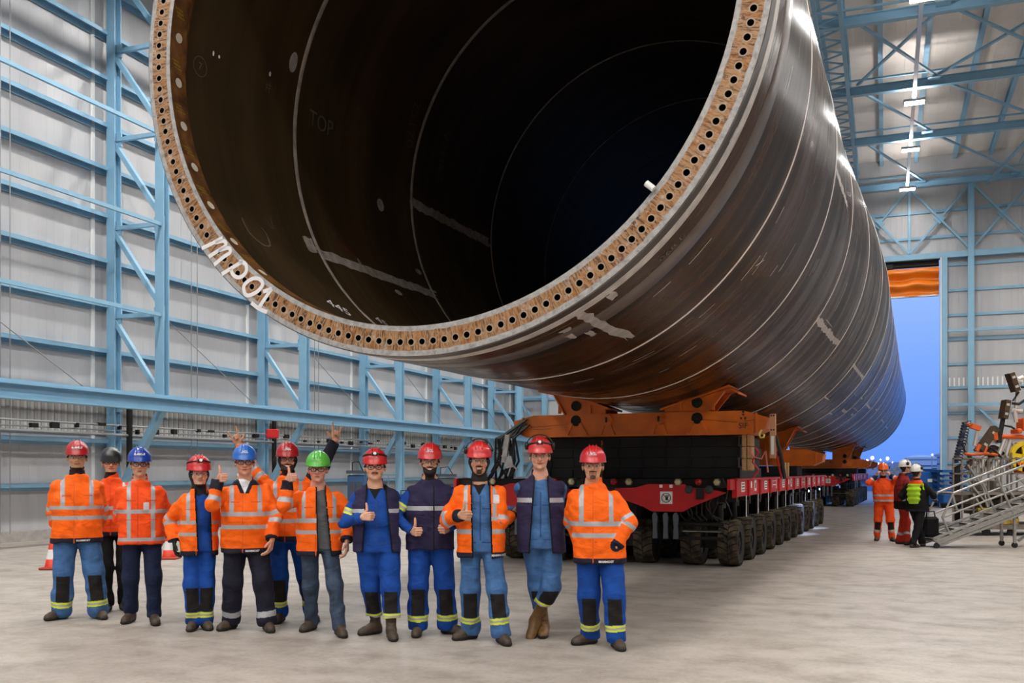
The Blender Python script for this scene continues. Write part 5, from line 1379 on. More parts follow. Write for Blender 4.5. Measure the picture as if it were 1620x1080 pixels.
    def rows(grow, z0, ztop_=1.47, belly=0.0):
        R_ = []
        for z, a, b_ in ((z0/g, .205, .150), (.95, .205, .150), (1.10, .200, .145+belly), (1.22, .203, .145+belly*.5), (1.31, .192, .135), (1.38, .160, .115), (1.44, .108, .09), (ztop_, .075, .075)):
            zz = z*g
            R_.append((zz, hxx(zz), 0.0, (a*w+grow)*g, (b_*(.5+.5*w)+grow)*g))
        R_ = [r for i, r in enumerate(R_) if i == 0 or r[0] > R_[i-1][0]+.002]
        return R_
    bl = sp_.get('belly', .0)
    def arms_sdf(P, d, r1, r2, r3, k=.035, back=0.0, seed=0):
        for i in (0, 1):
            e = EL[i]; u = unit(WR[i]-e); w_ = e+(WR[i]-e)*.95
            c = smin(cap(P, SH[i], e, r1*g, r2*g), cap(P, e, w_, r2*g, r3*g), .03)
            c = c+folds(P, .0045, 55, seed+i*3, u)*.8
            near = np.linalg.norm(P-WR[i], axis=1) < .16
            c = np.where(near, np.maximum(c, (P-WR[i])@u+.012+back), c)
            d = smin(d, c, k)
        return d
    def neck_cut(P, d, r=.064, depth=1.40):
        q = P-(neck+V(0, .01, 0)); rr = np.sqrt(q[:, 0]**2+(q[:, 1]*.95)**2)
        return np.maximum(d, -np.maximum(rr-r*g*(.9+.1*w), depth*g-P[:, 2]))
    seed = sp_['x']*.37
    jk = sp_['jacket']; kind = jk['kind']
    def under(P, legs=True):
        # coverall / trousers
        zt = 1.475 if sp_['bottom']['full'] else 1.0
        d = loft(P, rows(-.012 if sp_['bottom']['full'] else .0, .84*g, zt if sp_['bottom']['full'] else 1.02, bl)) if sp_['bottom']['full'] else loft(P, [(.84*g, hipc[0], 0, .17*w*g, .125*g), (.95*g, hipc[0], 0, .18*w*g, .13*g), (1.04*g, hipc[0], 0, .175*w*g, .125*g)])
        lr = sp_['bottom'].get('r', (.105, .082, .074)); a_ = sp_['bottom'].get('flare', .0)
        for i in (0, 1):
            c = cap(P, HP[i]+V(0, 0, .0), KN[i], lr[0]*g*w**.5, lr[1]*g); c = smin(c, cap(P, KN[i], AN[i]+(KN[i]-AN[i])*.02, lr[1]*g, (lr[2]+a_)*g), .05)
            fl = folds(P, .0062, 34, seed+i, (.25, 0, 1))*np.clip((1.0-np.abs(P[:, 2]-.25*g)/.35), .25, 1)
            c = c+fl
            # cuff end
            up_ = unit(KN[i]-AN[i]); c = np.maximum(c, -( (P-AN[i])@up_ -sp_['bottom'].get('cut', (-.03, -.03))[i]) )
            d = smin(d, c, .03)
        if sp_['bottom']['full']: d = d+.016*g*np.exp(-((P[:, 2]-1.06*g)/(.05*g))**2)
        if sp_['bottom']['full'] and kind in ('vest', 'open', 'openvest'):
            d = arms_sdf(P, d, .060, .056, .048, seed=seed)
            d = neck_cut(P, d, .062)
        return d+folds(P, .0036, 26, seed, (.3, 0, 1))
    def make(name, sdf, classify, mats, vox=h, box=None):
        lo_, hi_ = box if box else (pts.min(0)-.12, pts.max(0)+.12)
        lo_[2] = max(lo_[2], .0)
        vt, Q = surface(sdf, lo_, hi_, vox)
        if len(Q) == 0: return None
        c = vt[Q].mean(1); n_ = np.cross(vt[Q[:, 2]]-vt[Q[:, 0]], vt[Q[:, 3]]-vt[Q[:, 1]]); n_ /= (np.linalg.norm(n_, axis=1, keepdims=True)+1e-12)
        return mesh_obj(name, vt, Q, mats, classify(c, n_), t)
    def limb(c, A, B_):
        ab = B_-A; tt = np.clip(((c-A)@ab)/(ab@ab), 0, 1); return tt, np.linalg.norm(c-A-tt[:, None]*ab, axis=1)
    bt = sp_['bottom']; band = bt.get('band'); kp = bt.get('pads', False)
    def cls_under(c, n_):
        mi = np.zeros(len(c), int)
        for i in (0, 1):
            tt, dd = limb(c, KN[i], AN[i]); L_ = np.linalg.norm(KN[i]-AN[i]); al = tt*L_
            low = (c[:, 2] < .62*g) & (dd < .20) & (np.linalg.norm(c-AN[i]*[1, 1, 0]-V(0, 0, 0)*0, axis=1) < 5)
            dO = limb(c, KN[1-i], AN[1-i])[1]; own = low & (dd <= dO)
            if band:
                b0 = bt.get('bandpos', .24)*g
                hh = L_-al
                mi[own & (hh > b0-.028*g) & (hh < b0+.03*g)] = 2
                mi[own & (hh > b0-.009*g) & (hh < b0+.010*g)] = 3
            if kp:
                ctr = KN[i]+(AN[i]-KN[i])*tt[:, None]; dx = c[:, 0]-ctr[:, 0]
                mi[own & (L_-al > bt.get('bandpos', .24)*g+.035) & (c[:, 2] < KN[i][2]+bt.get('padtop', -.03)*g) & (np.abs(dx) < .064*g) & (n_[:, 1] < -.12)] = 1
        if bt['full']:
            for i in (0, 1):
                tt, dd = limb(c, SH[i], EL[i]); m = (dd < .10) & (np.abs(c[:, 0]-chest[0]) > .19*g*w)
                if sp_.get('sleeveband'): mi[m & (tt > .50) & (tt < .72)] = 2; mi[m & (tt > .57) & (tt < .65)] = 3
            # collar V and placket
            z = c[:, 2]; x = c[:, 0]-neck[0]; vv = sp_.get('vneck', 0)
            mi[(n_[:, 1] < 0) & (np.abs(c[:, 0]-hxx(1.2*g)) < .006) & (z > .95*g) & (z < 1.36*g)] = 5
            if vv: mi[(n_[:, 1] < -.1) & (z > 1.36*g) & (np.abs(x) < (z-1.36*g)*.55)] = 4
            px_ = .075
            for sx in (-1, 1):
                for zc in (1.24, .93):
                    m = (n_[:, 1] < 0) & (np.abs(x-sx*px_*g) < .05*g) & (np.abs(z-zc*g) < .004); mi[m] = 5
        return mi
    seam = C_DN if sp_['bottom']['m'] not in (C_BL, C_LB) else mat('seam_blue', rgb(30, 62, 120), .8)
    make('coverall' if bt['full'] else 'trousers', under, cls_under, [bt['m'], bt.get('padm', C_KP), C_YE if band != 'silver' else C_SI, C_SI, sp_.get('inner', C_BK), seam])
    # jacket or vest
    grow = jk.get('grow', .022)
    def jsdf(P):
        d = loft(P, rows(grow, hz, 1.505, bl), 2.6)
        if jk.get('flare'): d = d-.02*np.clip((1.05*g-P[:, 2])/.3, 0, 1)
        if kind in ('vest', 'openvest'):
            d = smin(d, cap(P, SH[0]+V(.02, 0, 0), SH[1]-V(.02, 0, 0), .074*g, .074*g), .05)
            d = np.maximum(d, np.abs(P[:, 0]-chest[0])-(sw+.045*g))
        else:
            d = arms_sdf(P, d, jk.get('ar', .070), jk.get('ar', .070)*.94, .060, seed=seed)
        # collar
        cl = cap(P, neck+V(0, .012, -.02), neck+V(0, .012, .035*g), .080*g*(.85+.15*w), .076*g*(.85+.15*w)); cl = np.maximum(cl, P[:, 2]-(neck[2]+.062*g))
        d = smin(d, cl, .02)
        d = d+folds(P, .0050, 22, seed)*.9+folds(P, .0022, 60, seed+5, (.5, 0, 1))
        d = neck_cut(P, d, .066, 1.43)
        if kind in ('vest', 'openvest'):
            for i in (0, 1):   # arm holes
                d = np.maximum(d, -cap(P, SH[i]+unit(EL[i]-SH[i])*.03, EL[i], .069*g, .075*g)) if jk.get('holes', True) else d
        if kind in ('open', 'openvest'):
            x0, x1 = jk['gap']; z = P[:, 2]; u = np.clip((z-hz)/(1.42*g-hz), 0, 1); cx = hxx(1.2*g)
            xa = cx+(x0[0]*(1-u)+x0[1]*u)*g; xb = cx+(x1[0]*(1-u)+x1[1]*u)*g
            op = np.maximum(np.maximum(xa-P[:, 0], P[:, 0]-xb), P[:, 1]+.01); d = smax(d, -op, .012)
            if bt['full']: pass
            else: d = np.maximum(d, -(loft(P, rows(-.004, hz-.1, 1.5, bl))))
        return d
    def cls_j(c, n_):
        mi = np.zeros(len(c), int); z = c[:, 2]; x = c[:, 0]-hxx(1.15*g)
        arm = np.zeros(len(c), bool)
        if kind not in ('vest', 'openvest'):
            for i, s_ in enumerate((-1, 1)):
                t1, d1 = limb(c, SH[i], EL[i]); t2, d2 = limb(c, EL[i], WR[i])
                rA = jk.get('ar', .070)*g
                da = np.minimum(d1-rA*(1-.06*t1), d2-(rA*.94*(1-t2)+.06*g*t2)); db = loft(c, rows(grow, hz, 1.505, bl), 2.6)
                isA = da < db-.001; m1 = isA & (d1 <= d2) & (d1 < .2); m2 = isA & (d2 < d1) & (d2 < .2); arm |= m1 | m2
                for (seg_, a, b_) in jk.get('abands', ()):
                    mi[(m1 if seg_ == 0 else m2) & ((t1 if seg_ == 0 else t2) > a) & ((t1 if seg_ == 0 else t2) < b_)] = 1
                cf = jk.get('cuff', .92); cfs = cf if isinstance(cf, (tuple, list)) else (cf, cf)
                mi[m2 & (t2 > cfs[i])] = 2
                if jk.get('darksleeve') == i: mi[m2 | (m1 & (t1 > .35))] = 2
        body = ~arm
        for zb, hw in jk.get('hbands', ()): mi[body & (np.abs(z-zb*g) < hw*g) & (z > hz)] = 1
        vb = jk.get('vbands')
        if vb: x0, wv, zlo = vb; mi[body & (np.abs(np.abs(x)-x0*g*w) < wv*g) & (z > zlo*g) & (z < 1.50*g)] = 1
        if jk.get('hemdark', True): mi[body & (z < hz+jk.get('hemh', .055)*g)] = 2
        if jk.get('placket'): mi[body & (n_[:, 1] < 0) & (np.abs(x+.03*g) < .005) & (z < 1.45*g) & (mi != 1)] = 5
        zp = jk.get('zip')
        if zp is not None: mi[body & (n_[:, 1] < 0) & (np.abs(x-zp*g) < .007) & (z < 1.45*g)] = 4
        if jk.get('collar') is not None: mi[body & (z > jk.get('collz', 1.455)*g)] = 3
        lap = jk.get('lapel')
        if lap: mi[body & (n_[:, 1] < .2) & (z > 1.22*g) & (np.abs(c[:, 0]-neck[0]) < .035+(z-1.36*g)*lap*1.4) & (z > 1.375*g)] = 3
        if jk.get('vshirt'): mi[body & (n_[:, 1] < .2) & (z > 1.36*g) & (np.abs(c[:, 0]-neck[0]) < (z-1.37*g)*jk['vshirt'])] = 6
        if kind in ('open', 'openvest'):
            x0, x1 = jk['gap']; u = np.clip((z-hz)/(1.42*g-hz), 0, 1); cx = hxx(1.2*g); xa = cx+(x0[0]*(1-u)+x0[1]*u)*g; xb = cx+(x1[0]*(1-u)+x1[1]*u)*g
            e = (np.minimum(np.abs(c[:, 0]-xa), np.abs(c[:, 0]-xb)) < .013) & (c[:, 1] < 0) & body; mi[e] = 4
            mi[(np.abs(n_[:, 0]) > .8) & (c[:, 1] < -.02) & e] = 4
        for (zc, xs, wd, ht) in jk.get('pockets', ()):
            for s_ in xs: mi[body & (n_[:, 1] < 0) & (np.abs(x-s_*g) < wd) & (np.abs(z-zc*g) < .0045)] = 5
        if jk.get('badge'): bx, bz = jk['badge']; mi[body & (n_[:, 1] < 0) & (np.abs(x-bx*g) < .028) & (np.abs(z-bz*g) < .04)] = 6
        return mi
    jm = jk['m']; nm = 'vest' if kind in ('vest', 'openvest') else 'jacket'
    sv = {C_OR: mat('orange_seam', rgb(214, 84, 10), .8), C_OR2: mat('orange_seam2', rgb(208, 66, 14), .8)}.get(jm, C_BK)
    J = make(nm, jsdf, cls_j, [jm, C_SI, jk.get('trim', C_DN), jk.get('collar') or jm, C_BK, sv, C_WT])
    # scarf / snood / inner collar
    if sp_.get('snood'):
        sm = sp_['snood']
        def ss(P):
            q = P-(neck+V(0, .008, .0)); d = cap(P, neck+V(0, .010, -.05), neck+V(0, .004, .062), .083*g, .070*g)
            d = d+.004*np.sin(P[:, 2]*150+6*P[:, 0]); return np.maximum(d, -(np.sqrt(q[:, 0]**2+(q[:, 1])**2)-.060*g+0*q[:, 2]))
        make('neck_warmer', ss, lambda c, n_: np.zeros(len(c), int), [sm], box=(neck-.14, neck+.16))
    if sp_.get('sweater'):
        def sw_(P):
            d = loft(P, rows(-.016, .86*g, 1.475, bl)); return neck_cut(P, d, .060, 1.44)+folds(P, .003, 30, seed)
        make('sweater', sw_, lambda c, n_: np.zeros(len(c), int), [sp_['sweater']], box=(V(-.35, -.3, .8), V(.35, .3, 1.62)))
    if sp_.get('shirt'):
        def sh_(P):
            d = cap(P, neck+V(0, -.008, -.09), neck+V(0, .006, .012), .076*g, .072*g); d = np.maximum(d, P[:, 2]-neck[2]-.045*g)
            d = np.maximum(d, -np.maximum(np.abs(P[:, 0]-neck[0])-(P[:, 2]-neck[2]+.075)*.42, P[:, 1]+.0)) if sp_.get('openneck') else d
            return neck_cut(P, d, .062, 1.40)
        make('shirt_collar', sh_, lambda c, n_: np.zeros(len(c), int), [sp_['shirt']], box=(neck-.22, neck+.16))
    if jk.get('hemtext') and J:
        zz = hz+.028*g; xx = hxx(zz)+jk.get('hemx', .06)
        lowrow = rows(grow, hz, 1.505, bl)[0]; a_, b_2 = lowrow[3]+.004, lowrow[4]+.004
        def mp(x, y):
            X = xx+x; u = min(.98, abs((X-lowrow[1])/a_)); Yy = -b_2*(1-u**2.6)**(1/2.6)-.006; return Vector((X, Yy, zz+y))
        text_mesh(jk['hemtext'], .028, mp, 'hem_lettering', C_WT, J, bold=.001)
    # boots
    for i in (0, 1):
        fd = sp_.get('toes', ((-.35, -1), (.35, -1)))[i]
        boot(t, AN[i], fd, g, sp_.get('bootm', C_BT), sp_.get('shaft', .10), sp_.get('btilt', (0, 0))[i], shin=KN[i]-AN[i])
    return t, dict(hc=hc, neck=neck, chest=chest, g=g, M=M)
DOWN = (0, 0, -1)
def hang(i, x=.30, z=.80, y=-.02, **k):
    s_ = -1 if i == 0 else 1
    d = dict(l=(s_*x, y, z), f=(0, -.1, -1), n=(-s_, 0, 0), t=(0, -1, 0)); d.update(k); return d
def thumbup(px, py, dy, i, f=None, **k):
    s_ = -1 if i == 0 else 1
    d = dict(px=(px, py, dy), f=f or (-s_*.45, -.85, .12), n=(-s_*.85, .45, 0), t=(0, 0, 1), pose='thumb'); d.update(k); return d
OJ = dict(kind='closed', m=C_OR, hbands=((1.165, .020), (1.06, .020)), vbands=(.125, .021, 1.165), abands=((0, .80, .97), (1, .12, .32)), zip=None, placket=True, hemtext='MAMMOET', pockets=((1.29, (-.1, .1), .045, 0),))
def J(**k): d = dict(OJ); d.update(k); return d
BLU = dict(m=C_BL, full=False, band='yellow', pads=True, bandpos=.20)
PEOPLE = [
 dict(x=122, hx=122, hy=697, feet=((98, 979), (156, 978)), w=1.10, sw=.195, label='leftmost person of the row, red helmet, orange jacket and pale blue trousers', hcol=(170, 24, 30), htext='MAMMOET', glasses='clear', tone=(190, 148, 116), hair=(40, 30, 26), scarf=True, snood=C_BK, smile=1, fw=1.05,
      jacket=J(hem=.8), hem=.80, bottom=dict(m=C_LB, full=False, band='yellow', pads=True, bandpos=0.080, r=(.118, .096, .092), flare=.016, padm=C_KP, cut=(-.07, -.07)), toes=((-.9, -.7), (.3, -1)),
      arms=(dict(l=(-.15, .18, .90), f=(.6, .4, -.4), pole=(-.5, .35, -.3), hand=True), dict(l=(.16, .17, .90), f=(-.6, .4, -.4), pole=(.7, .3, -.3)))),
 dict(x=183, hx=176, hy=707, feet=((170, 967), (196, 965)), Y=11.5, w=.98, label='person in a black padded cap and black trousers, standing behind two men', hcol=(40, 40, 44), hstyle='cap', glasses='dark', tone=(214, 160, 134), hair=(120, 110, 100), scarf=True, smile=1,
      jacket=J(m=C_OR2, hemtext=None, collar=C_OR2), hem=.84, bottom=dict(m=C_BK, full=False, r=(.095, .074, .070)), arms=(hang(0), hang(1)), toes=((-.3, -1), (.3, -1))),
 dict(x=226, hx=221, hy=707, feet=((207, 984), (244, 987)), w=1.03, sw=.19, label='person in a dark blue helmet, orange-red jacket with silver tape braces, dark jeans', hcol=(26, 60, 160), htext='MAMMOET', glasses='dark', tone=(204, 156, 128), hair=(90, 76, 60), snood=C_JE, scarf=False,
      jacket=J(m=C_OR2, hbands=((1.185, .021), (.895, .021)), vbands=(.115, .020, .90), hemtext=None, hemdark=False, badge=(.05, 1.24), abands=((0, .70, .86),), pockets=((1.30, (-.1, .1), .05, 0), (1.10, (-.1, .1), .06, 0))), hem=.84,
      bottom=dict(m=C_JE, full=False, r=(.098, .080, .072), cut=(.02, -.02)), toes=((-.4, -1), (.1, -1)), shaft=.2, arms=(hang(0, .17, .85, .18), hang(1, .20, .86, .16, f=(-.3, .3, -.8)))),
 dict(x=315, hx=315, hy=720, feet=((307, 996), (325, 995)), w=.86, sw=.165, label='shortest person, black neck scarf, red helmet with lamp, open orange jacket over blue coverall', hcol=(200, 30, 34), hstyle='lamp', glasses='clear', tone=(222, 172, 146), hair=(96, 72, 52), hood=True, scarf=True, snood=C_BK, smile=1, hyaw=.12,
      jacket=J(kind='open', gap=((-.0, -.03), (.125, .10)), hemtext=None, hbands=((1.15, .019), (1.03, .019)), vbands=(.13, .018, 1.15), zip=None, abands=((0, .85, .99), (1, .1, .25))), hem=.80, glove=(0,),
      bottom=dict(m=C_BL, full=True, band='yellow', pads=True, bandpos=0.085, r=(.10, .082, .078), flare=.008), arms=(hang(0, .24, .86, .0), dict(l=(.30, .18, 1.15), f=(.8, .2, 0), pole=(.2, .3, -1))), toes=((-.25, -1), (.25, -1))),
 dict(x=391, hx=387, hy=703, feet=((366, 995), (423, 998)), w=1.08, sw=.195, label='person in a bright blue helmet giving a thumbs-up, orange jacket, dark navy trousers', hcol=(36, 104, 196), htext='EVO3', glasses='dark', tone=(214, 158, 132), hair=(120, 100, 84), shirt=C_WT, 
      jacket=J(collar=C_DN, lapel=.30, vshirt=.42, hbands=((1.17, .021), (1.045, .021)), cuff=(.55, .86), pockets=((1.29, (-.1, .1), .045, 0),)), hem=.78, belly=.03,
      bottom=dict(m=C_DN, full=False, band='silver', pads=False, bandpos=0.085, r=(.112, .094, .088), flare=.008, cut=(-.03, -.03)), toes=((-.8, -1), (.2, -1)), tilt=.01,
      arms=(thumbup(348, 757, -.27, 0, f=(.35, -.85, .2), pole=(-.15, -.1, -1)), dict(px=(429, 861, -.12), f=(-.2, -.3, -1), n=(-.8, .3, 0), t=(0, -1, -.2), pose='relax', pole=(1, .3, -.2)))),
 dict(x=456, hx=455, hy=699, feet=((444, 984), (492, 982)), Y=10.35, w=1.0, label='person behind the others with both arms raised and fingers spread, red helmet', hcol=(170, 26, 34), htext='EVO3', glasses='dark', tone=(206, 156, 126), hair=(52, 40, 34), hood=True, scarf=True, snood=C_BK, smile=2, beard='full',
      jacket=J(hemtext=None, cuff=(.95, .40), darksleeve=1, hbands=((1.17, .02), (1.06, .02)), vbands=(.125, .02, 1.17), abands=((0, .45, .62), (0, .8, .98), (1, .05, .2))), hem=.85,
      bottom=dict(m=C_BL, full=False, band='yellow', pads=True, bandpos=0.125, r=(.105, .086, .078)), toes=((-.3, -1), (.3, -1)), shaft=.2,
      arms=(dict(px=(375, 697, .05), f=(-.45, -.1, 1), n=(.2, -1, 0), t=(.9, 0, .4), pose='horn', pole=(-.2, .2, -1)), dict(px=(531, 690, .05), f=(.15, -.1, 1), n=(0, -1, 0), t=(-1, 0, .1), pose='horn', pole=(1, .2, -.6)))),
 dict(x=507, hx=503, hy=713, feet=((493, 997), (537, 1006)), w=1.02, sw=.195, label='person in a green helmet, grey sweater, open orange jacket and washed blue jeans', hcol=(84, 176, 60), glasses='dark', tone=(214, 158, 136), hair=(150, 140, 130), hyaw=-.06,
      jacket=J(kind='open', gap=((.0, -.02), (.12, .06)), hemtext=None, cuff=(.60, .80), hbands=((1.16, .020), (1.045, .020)), vbands=(.15, .019, 1.16)), hem=.80, sweater=C_GY, scarf=False,
      bottom=dict(m=C_JN, full=False, band=None, pads=False, r=(.098, .076, .068)), toes=((-.6, -1), (.25, -1)),
      arms=(thumbup(458, 757, -.28, 0, f=(.45, -.8, .3), pole=(-.1, -.1, -1)), dict(px=(549, 864, -.1), f=(.0, -.3, -1), n=(-.9, .2, 0), t=(0, -1, -.1), pose='relax', pole=(1, .3, -.2)))),
 dict(x=598, hx=593, hy=709, feet=((594, 1003), (619, 1011)), w=1.10, sw=.19, label='person with round glasses, open navy vest over royal blue coverall, one thumb up', hcol=(196, 34, 34), hstyle='lamp', glasses='dark', tone=(222, 170, 140), hair=(40, 32, 30), smile=1, beard='moustache', fw=1.08, scarf=False,
      jacket=dict(kind='openvest', m=C_NV, gap=((-.13, -.09), (.15, .09)), hbands=((1.25, .021),), hemdark=False, collar=C_NV), hem=.84, sleeveband=True, vneck=1, belly=.02, hipx=.0,
      bottom=dict(m=C_BL, full=True, band='yellow', pads=True, bandpos=0.130, r=(.116, .092, .080), cut=(.12, .11)), toes=((-.9, -.6), (.15, -1)), shaft=.26,
      arms=(thumbup(580, 817, -.26, 0, f=(.75, -.5, .1), pole=(-.7, .35, -.7)), dict(l=(.34, .12, 1.2), f=(.8, .2, .1), pole=(.3, .4, -1)))),
 dict(x=682, hx=680, hy=701, feet=((661, 1005), (708, 1003)), w=1.06, sw=.195, label='bearded person in a red helmet and closed navy vest, both thumbs up', hcol=(196, 34, 34), htext='EVO3', glasses='clear', tone=(214, 164, 136), hair=(34, 26, 24), beard='full', smile=2, scarf=False, shirt=C_BL, openneck=True,
      jacket=dict(kind='vest', m=C_NV, hbands=((1.235, .022),), hemdark=False, zip=.035, collar=C_NV, pockets=((1.06, (-.1, .12), .05, 0), (1.17, (-.1, .12), .05, 0))), hem=.835, sleeveband=True, vneck=1,
      bottom=dict(m=C_BL, full=True, band='yellow', pads=True, bandpos=0.090, r=(.116, .094, .088), flare=.01), toes=((-.1, -1), (.9, -.6)),
      arms=(thumbup(656, 841, -.22, 0, f=(.35, -.9, .05), pole=(-1, .1, -.4)), thumbup(705, 837, -.22, 1, f=(-.3, -.9, .05), pole=(1, .1, -.4)))),
 dict(x=762, hx=758, hy=698, feet=((745, 1011), (793, 1018)), w=.98, sw=.19, label='smiling person with goatee, orange jacket open over faded blue coverall, thumb up', hcol=(200, 36, 36), hstyle='muff', glasses='clear', tone=(204, 152, 124), hair=(44, 34, 28), hood=True, beard='goatee', smile=2, scarf=False,
      jacket=J(kind='open', gap=((-.06, -.075), (.105, .085)), collar=C_BK, lapel=.36, hbands=((1.15, .020), (1.03, .020)), vbands=(.135, .018, 1.15), badge=(.15, 1.33), cuff=(.80, .86), hemtext='MAMMOET', hemx=.17), hem=.785, vneck=1,
      bottom=dict(m=C_LB, full=True, band='yellow', pads=True, bandpos=0.120, r=(.104, .086, .082), flare=.012), toes=((-.9, -.6), (.35, -1)),
      arms=(thumbup(733, 815, -.25, 0, f=(.6, -.7, .0), pole=(-.6, .4, -.8)), dict(l=(.32, .16, 1.20), f=(.8, .2, .1), pole=(.4, .4, -1)))),
 dict(x=858, hx=854, hy=691, feet=((861, 1006), (846, 990)), Y=9.35, w=.98, sw=.20, label='person with crossed legs in brown rubber boots, open navy vest, faded blue coverall', hcol=(204, 40, 40), hstyle='lampmuff', glasses='clear', tone=(218, 164, 138), hair=(110, 84, 60), smile=1, scarf=False, beard=None, shirt=C_LB, openneck=True,
      jacket=dict(kind='openvest', m=C_NV, gap=((-.10, -.055), (.105, .060)), hbands=((1.285, .022),), hemdark=False, collar=C_NV), hem=.80, vneck=0,
      bottom=dict(m=C_LB, full=True, band='yellow', pads=True, bandpos=0.220, r=(.104, .084, .082), cut=(.22, .22)), toes=((-.1, -1), (-.55, -.9)), bootm=C_RB, shaft=.30, hipx=-.01,
      foot=(None, (-.075, .16, .17)), btilt=(0, .75), kpole=(V(0, -1, 0), V(.8, -1, 0)), lift=(0, .06),
      arms=(dict(l=(-.40, .14, 1.24), f=(-.8, .2, 0), pole=(-.2, .5, -1)), dict(l=(.44, .14, 1.22), f=(.8, .2, -.1), pole=(.2, .5, -1)))),
 dict(x=945, hx=938, hy=705, feet=((934, 1019), (975, 1026)), w=1.08, sw=.195, label='rightmost person of the row, goatee, closed orange jacket, hand in pocket', hcol=(196, 28, 36), htext='EVO3', glasses='clear', tone=(212, 160, 130), hair=(84, 62, 44), beard='goatee', scarf=False, hipx=.02,
      jacket=J(hbands=((1.145, .021), (1.04, .021)), vbands=(.125, .021, 1.145), abands=((0, .74, .88), (1, .05, .20)), cuff=(.85, .84), zip=None, pockets=((.98, (-.0,), .012, 0),)), hem=.775,
      bottom=dict(m=C_BL, full=False, band='yellow', pads=True, bandpos=0.100, r=(.122, .098, .086), flare=.008, cut=(-.02, -.03)), toes=((-.9, -.55), (.3, -1)),
      arms=(dict(l=(-.15, .17, .86), f=(.2, .2, -1), pole=(-.5, .8, -.2)), dict(px=(967, 868, -.15), f=(-.75, -.15, -.55), n=(-.2, .9, -.3), t=(-.4, -.4, .7), pose='relax', pole=(1, -.05, -.1)))),
]
INFO = []
for k, sp_ in enumerate(PEOPLE): INFO.append(build_person(sp_))
VB = dict(vox=.011, voxb=.008)
FAR = [
 dict(x=1399, hx=1397, hy=732, feet=((1388, 855), (1411, 856)), w=1.1, sw=.20, label='person in the distance in an orange helmet and orange suit, holding both ear covers', hcol=(236, 92, 24), hstyle='plain', tone=(196, 150, 124), hair=(40, 30, 26), scarf=True, snood=C_BK,
      jacket=J(m=C_OR2, hbands=((1.09, .024), (.97, .024)), vbands=None, hemtext=None, pockets=(), cuff=.55, abands=((1, .4, .55),), hemdark=False), hem=.92,
      bottom=dict(m=C_OR2, full=False, band='silver', pads=True, bandpos=.16, r=(.115, .09, .075)), toes=((-.2, -1), (.3, -1)), shaft=.1,
      arms=(dict(px=(1388, 750, -.12), f=(.3, -.1, 1), n=(.8, .5, 0), t=(0, 1, 0), pose='grip', pole=(-1, -.3, -.8)), dict(px=(1407, 750, -.12), f=(-.3, -.1, 1), n=(-.8, .5, 0), t=(0, 1, 0), pose='grip', pole=(1, -.3, -.8))), **VB),
 dict(x=1429, hx=1431, hy=727, feet=((1424, 860), (1437, 862)), w=1.0, yaw=2.0, label='person in dark red clothes and white helmet, half hidden behind the green vest', hcol=(226, 222, 214), hstyle='muffside', tone=(200, 150, 124), hair=(40, 30, 26), scarf=True,
      jacket=J(m=C_RD, hbands=(), vbands=None, hemtext=None, pockets=(), cuff=.8, abands=(), trim=C_BK, hemh=.18), hem=.78,
      bottom=dict(m=fab('red_cloth', rgb(190, 48, 26)), full=False, band='silver', pads=True, bandpos=.16, r=(.105, .085, .075)), toes=((-.2, -1), (.3, -1)), shaft=.2,
      arms=(hang(0, .26, .95, -.15), dict(l=(.20, -.35, 1.02), f=(0, -1, .1), pole=(1, 0, -1))), **VB),
 dict(x=1452, hx=1449, hy=734, feet=((1445, 866), (1460, 864)), w=1.1, sw=.20, yaw=PI-.5, label='person seen from behind in a lime green vest, white helmet and black trousers', hcol=(226, 222, 214), hstyle='muffside', tone=(200, 150, 124), hair=(40, 30, 26), scarf=True,
      jacket=J(m=C_BK, hbands=(), vbands=None, hemtext=None, pockets=(), cuff=.99, abands=((1, .4, .55),), collar=C_OR2, collz=1.36), hem=.80,
      bottom=dict(m=C_BK, full=False, band=None, pads=False, r=(.105, .085, .078)), toes=((-.2, -1), (.3, -1)), shaft=.1,
      arms=(dict(l=(-.27, -.25, 1.0), f=(0, -1, 0), pole=(-1, 0, -1)), hang(1, .26, .9, -.1)), **VB)]
for sp_ in FAR: INFO.append(build_person(sp_))
# hi-vis rucksack vest, tool bag and remote of the far group
t, inf = INFO[-1]; g = inf['g']
def vs_(P):
    d = loft(P, [(.98*g, 0, .17, .10, .05), (1.05*g, 0, .17, .13, .07), (1.30*g, 0, .17, .14, .08), (1.42*g, 0, .15, .12, .06)], 3)
    return smin(d, cap(P, V(-.16, .1, 1.42*g), V(-.19, .0, .95*g), .02, .02), .02)+.006*np.sin(P[:, 2]*60)
vt, Q = surface(vs_, V(-.3, -.1, .9), V(.3, .35, 1.55), .011); mesh_obj('rucksack', vt, Q, [C_LIME], None, t)
b = MB(); b.box((0, 0, .42), (.32, .2, .44), bev=.05); b.tube([(-.1, 0, .62), (-.08, 0, .75), (.08, 0, .75), (.1, 0, .62)], .015, 6); p = ground_at(1472, 864)
o = b.build('tool_bag', C_BK, None, T(p.x, p.y, 0)); tag(o, 'black tool bag hanging at the right side of the man with the lime green vest', 'bag')
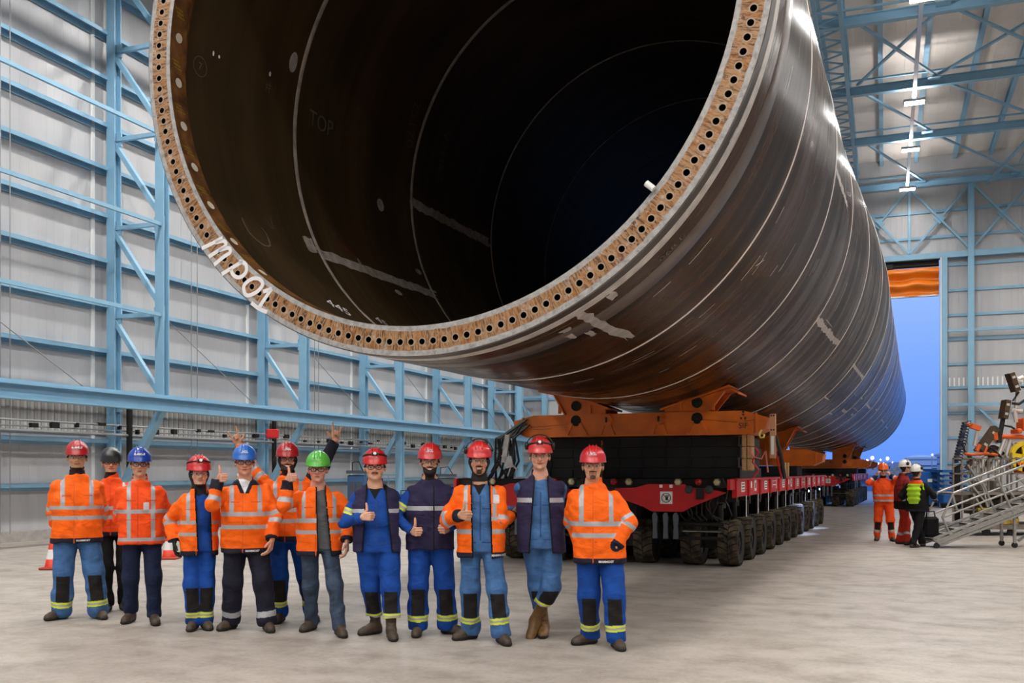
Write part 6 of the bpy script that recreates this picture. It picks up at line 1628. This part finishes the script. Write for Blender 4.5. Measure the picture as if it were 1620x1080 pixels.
# ================================================================== lamps and light
M_LED = mat('led_panel', rgb(255, 252, 244), emit=25)
lampname = 'hall lamps under the roof beams'
rowsA = [-14, -8, -2, 4, 10.5, 16.5, 22.5, 28.5, 36.5, 41.8, 47.6]
LAMP_W = 330
k = 0
for x in (-14.8, -7.6, .95, 9.5):
    for A in rowsA:
        z = EAVE-.54
        vis = x == .95 and A > 36
        lab = {36.5: 'nearest of the three bright hall lamps in view', 41.8: 'middle one of the three bright hall lamps in view', 47.6: 'farthest bright hall lamp in view, just before the end wall'}.get(A) if x == .95 else None
        t = thing('hall_lamp', lab or 'bright hall lamp under the roof out of the picture', 'lamp', MH @ T(x, A, z), lampname)
        b = MB(); b.box((0, 0, .06), (.7, .4, .10), bev=.02); b.cyl((0, 0, .1), (0, 0, .3), .03, 8); b.build('lamp_housing', GREY, t)
        b = MB(); b.box((0, 0, 0), (.64, .34, .02)); b.build('diffuser', M_LED, t)
        ld = bpy.data.lights.new('lamp_light', 'AREA'); ld.shape = 'RECTANGLE'; ld.size = .62; ld.size_y = .32; ld.energy = LAMP_W*(.15 if A > 47 else 1); ld.color = (1, .965, .92); ld.spread = math.radians(170)
        lo_ = bpy.data.objects.new('lamp_light', ld); COL.objects.link(lo_); lo_.parent = t; lo_.location = (0, 0, -.02)
        if A > 12:
            lu = bpy.data.lights.new('added_uplight', 'AREA'); lu.shape = 'RECTANGLE'; lu.size = .6; lu.size_y = .3; lu.energy = LAMP_W*.17; lu.color = (1, .95, .90)  # added upward light that brightens the ceiling above the lamp
            uo = bpy.data.objects.new('added_uplight', lu); COL.objects.link(uo); uo.parent = t; uo.location = (0, 0, .12); uo.rotation_euler = (PI, 0, 0)
# dusk sky
w = bpy.data.worlds.new('dusk'); SC.world = w; w.use_nodes = True; nt = w.node_tree
bg = nt.nodes['Background']; tc = nt.nodes.new('ShaderNodeTexCoord'); sx = nt.nodes.new('ShaderNodeSeparateXYZ'); nt.links.new(tc.outputs['Generated'], sx.inputs[0])
cr = nt.nodes.new('ShaderNodeValToRGB'); nt.links.new(sx.outputs[2], cr.inputs[0]); e = cr.color_ramp.elements
e[0].position = 0.0; e[0].color = rgb(88, 134, 228); e[1].position = .5; e[1].color = rgb(150, 180, 240)
q = cr.color_ramp.elements.new(.10); q.color = rgb(112, 152, 240); q = cr.color_ramp.elements.new(.2); q.color = rgb(144, 174, 248)
nt.links.new(cr.outputs[0], bg.inputs[0]); bg.inputs[1].default_value = 1.2
# camera
cd = bpy.data.cameras.new('camera'); cam = bpy.data.objects.new('camera', cd); COL.objects.link(cam); SC.camera = cam
cam.location = (0, 0, CAMH); cam.rotation_euler = (PI/2, 0, 0); cd.sensor_width = 36; cd.lens = F/1620*36; cd.shift_y = (HY-540)/1620; cd.clip_end = 2000; cd.clip_start = .1
vs = SC.view_settings; vs.view_transform = 'Standard'; vs.look = 'None'; vs.exposure = .12; vs.gamma = 1; vs.use_curve_mapping = False
SC.cycles.max_bounces = 6
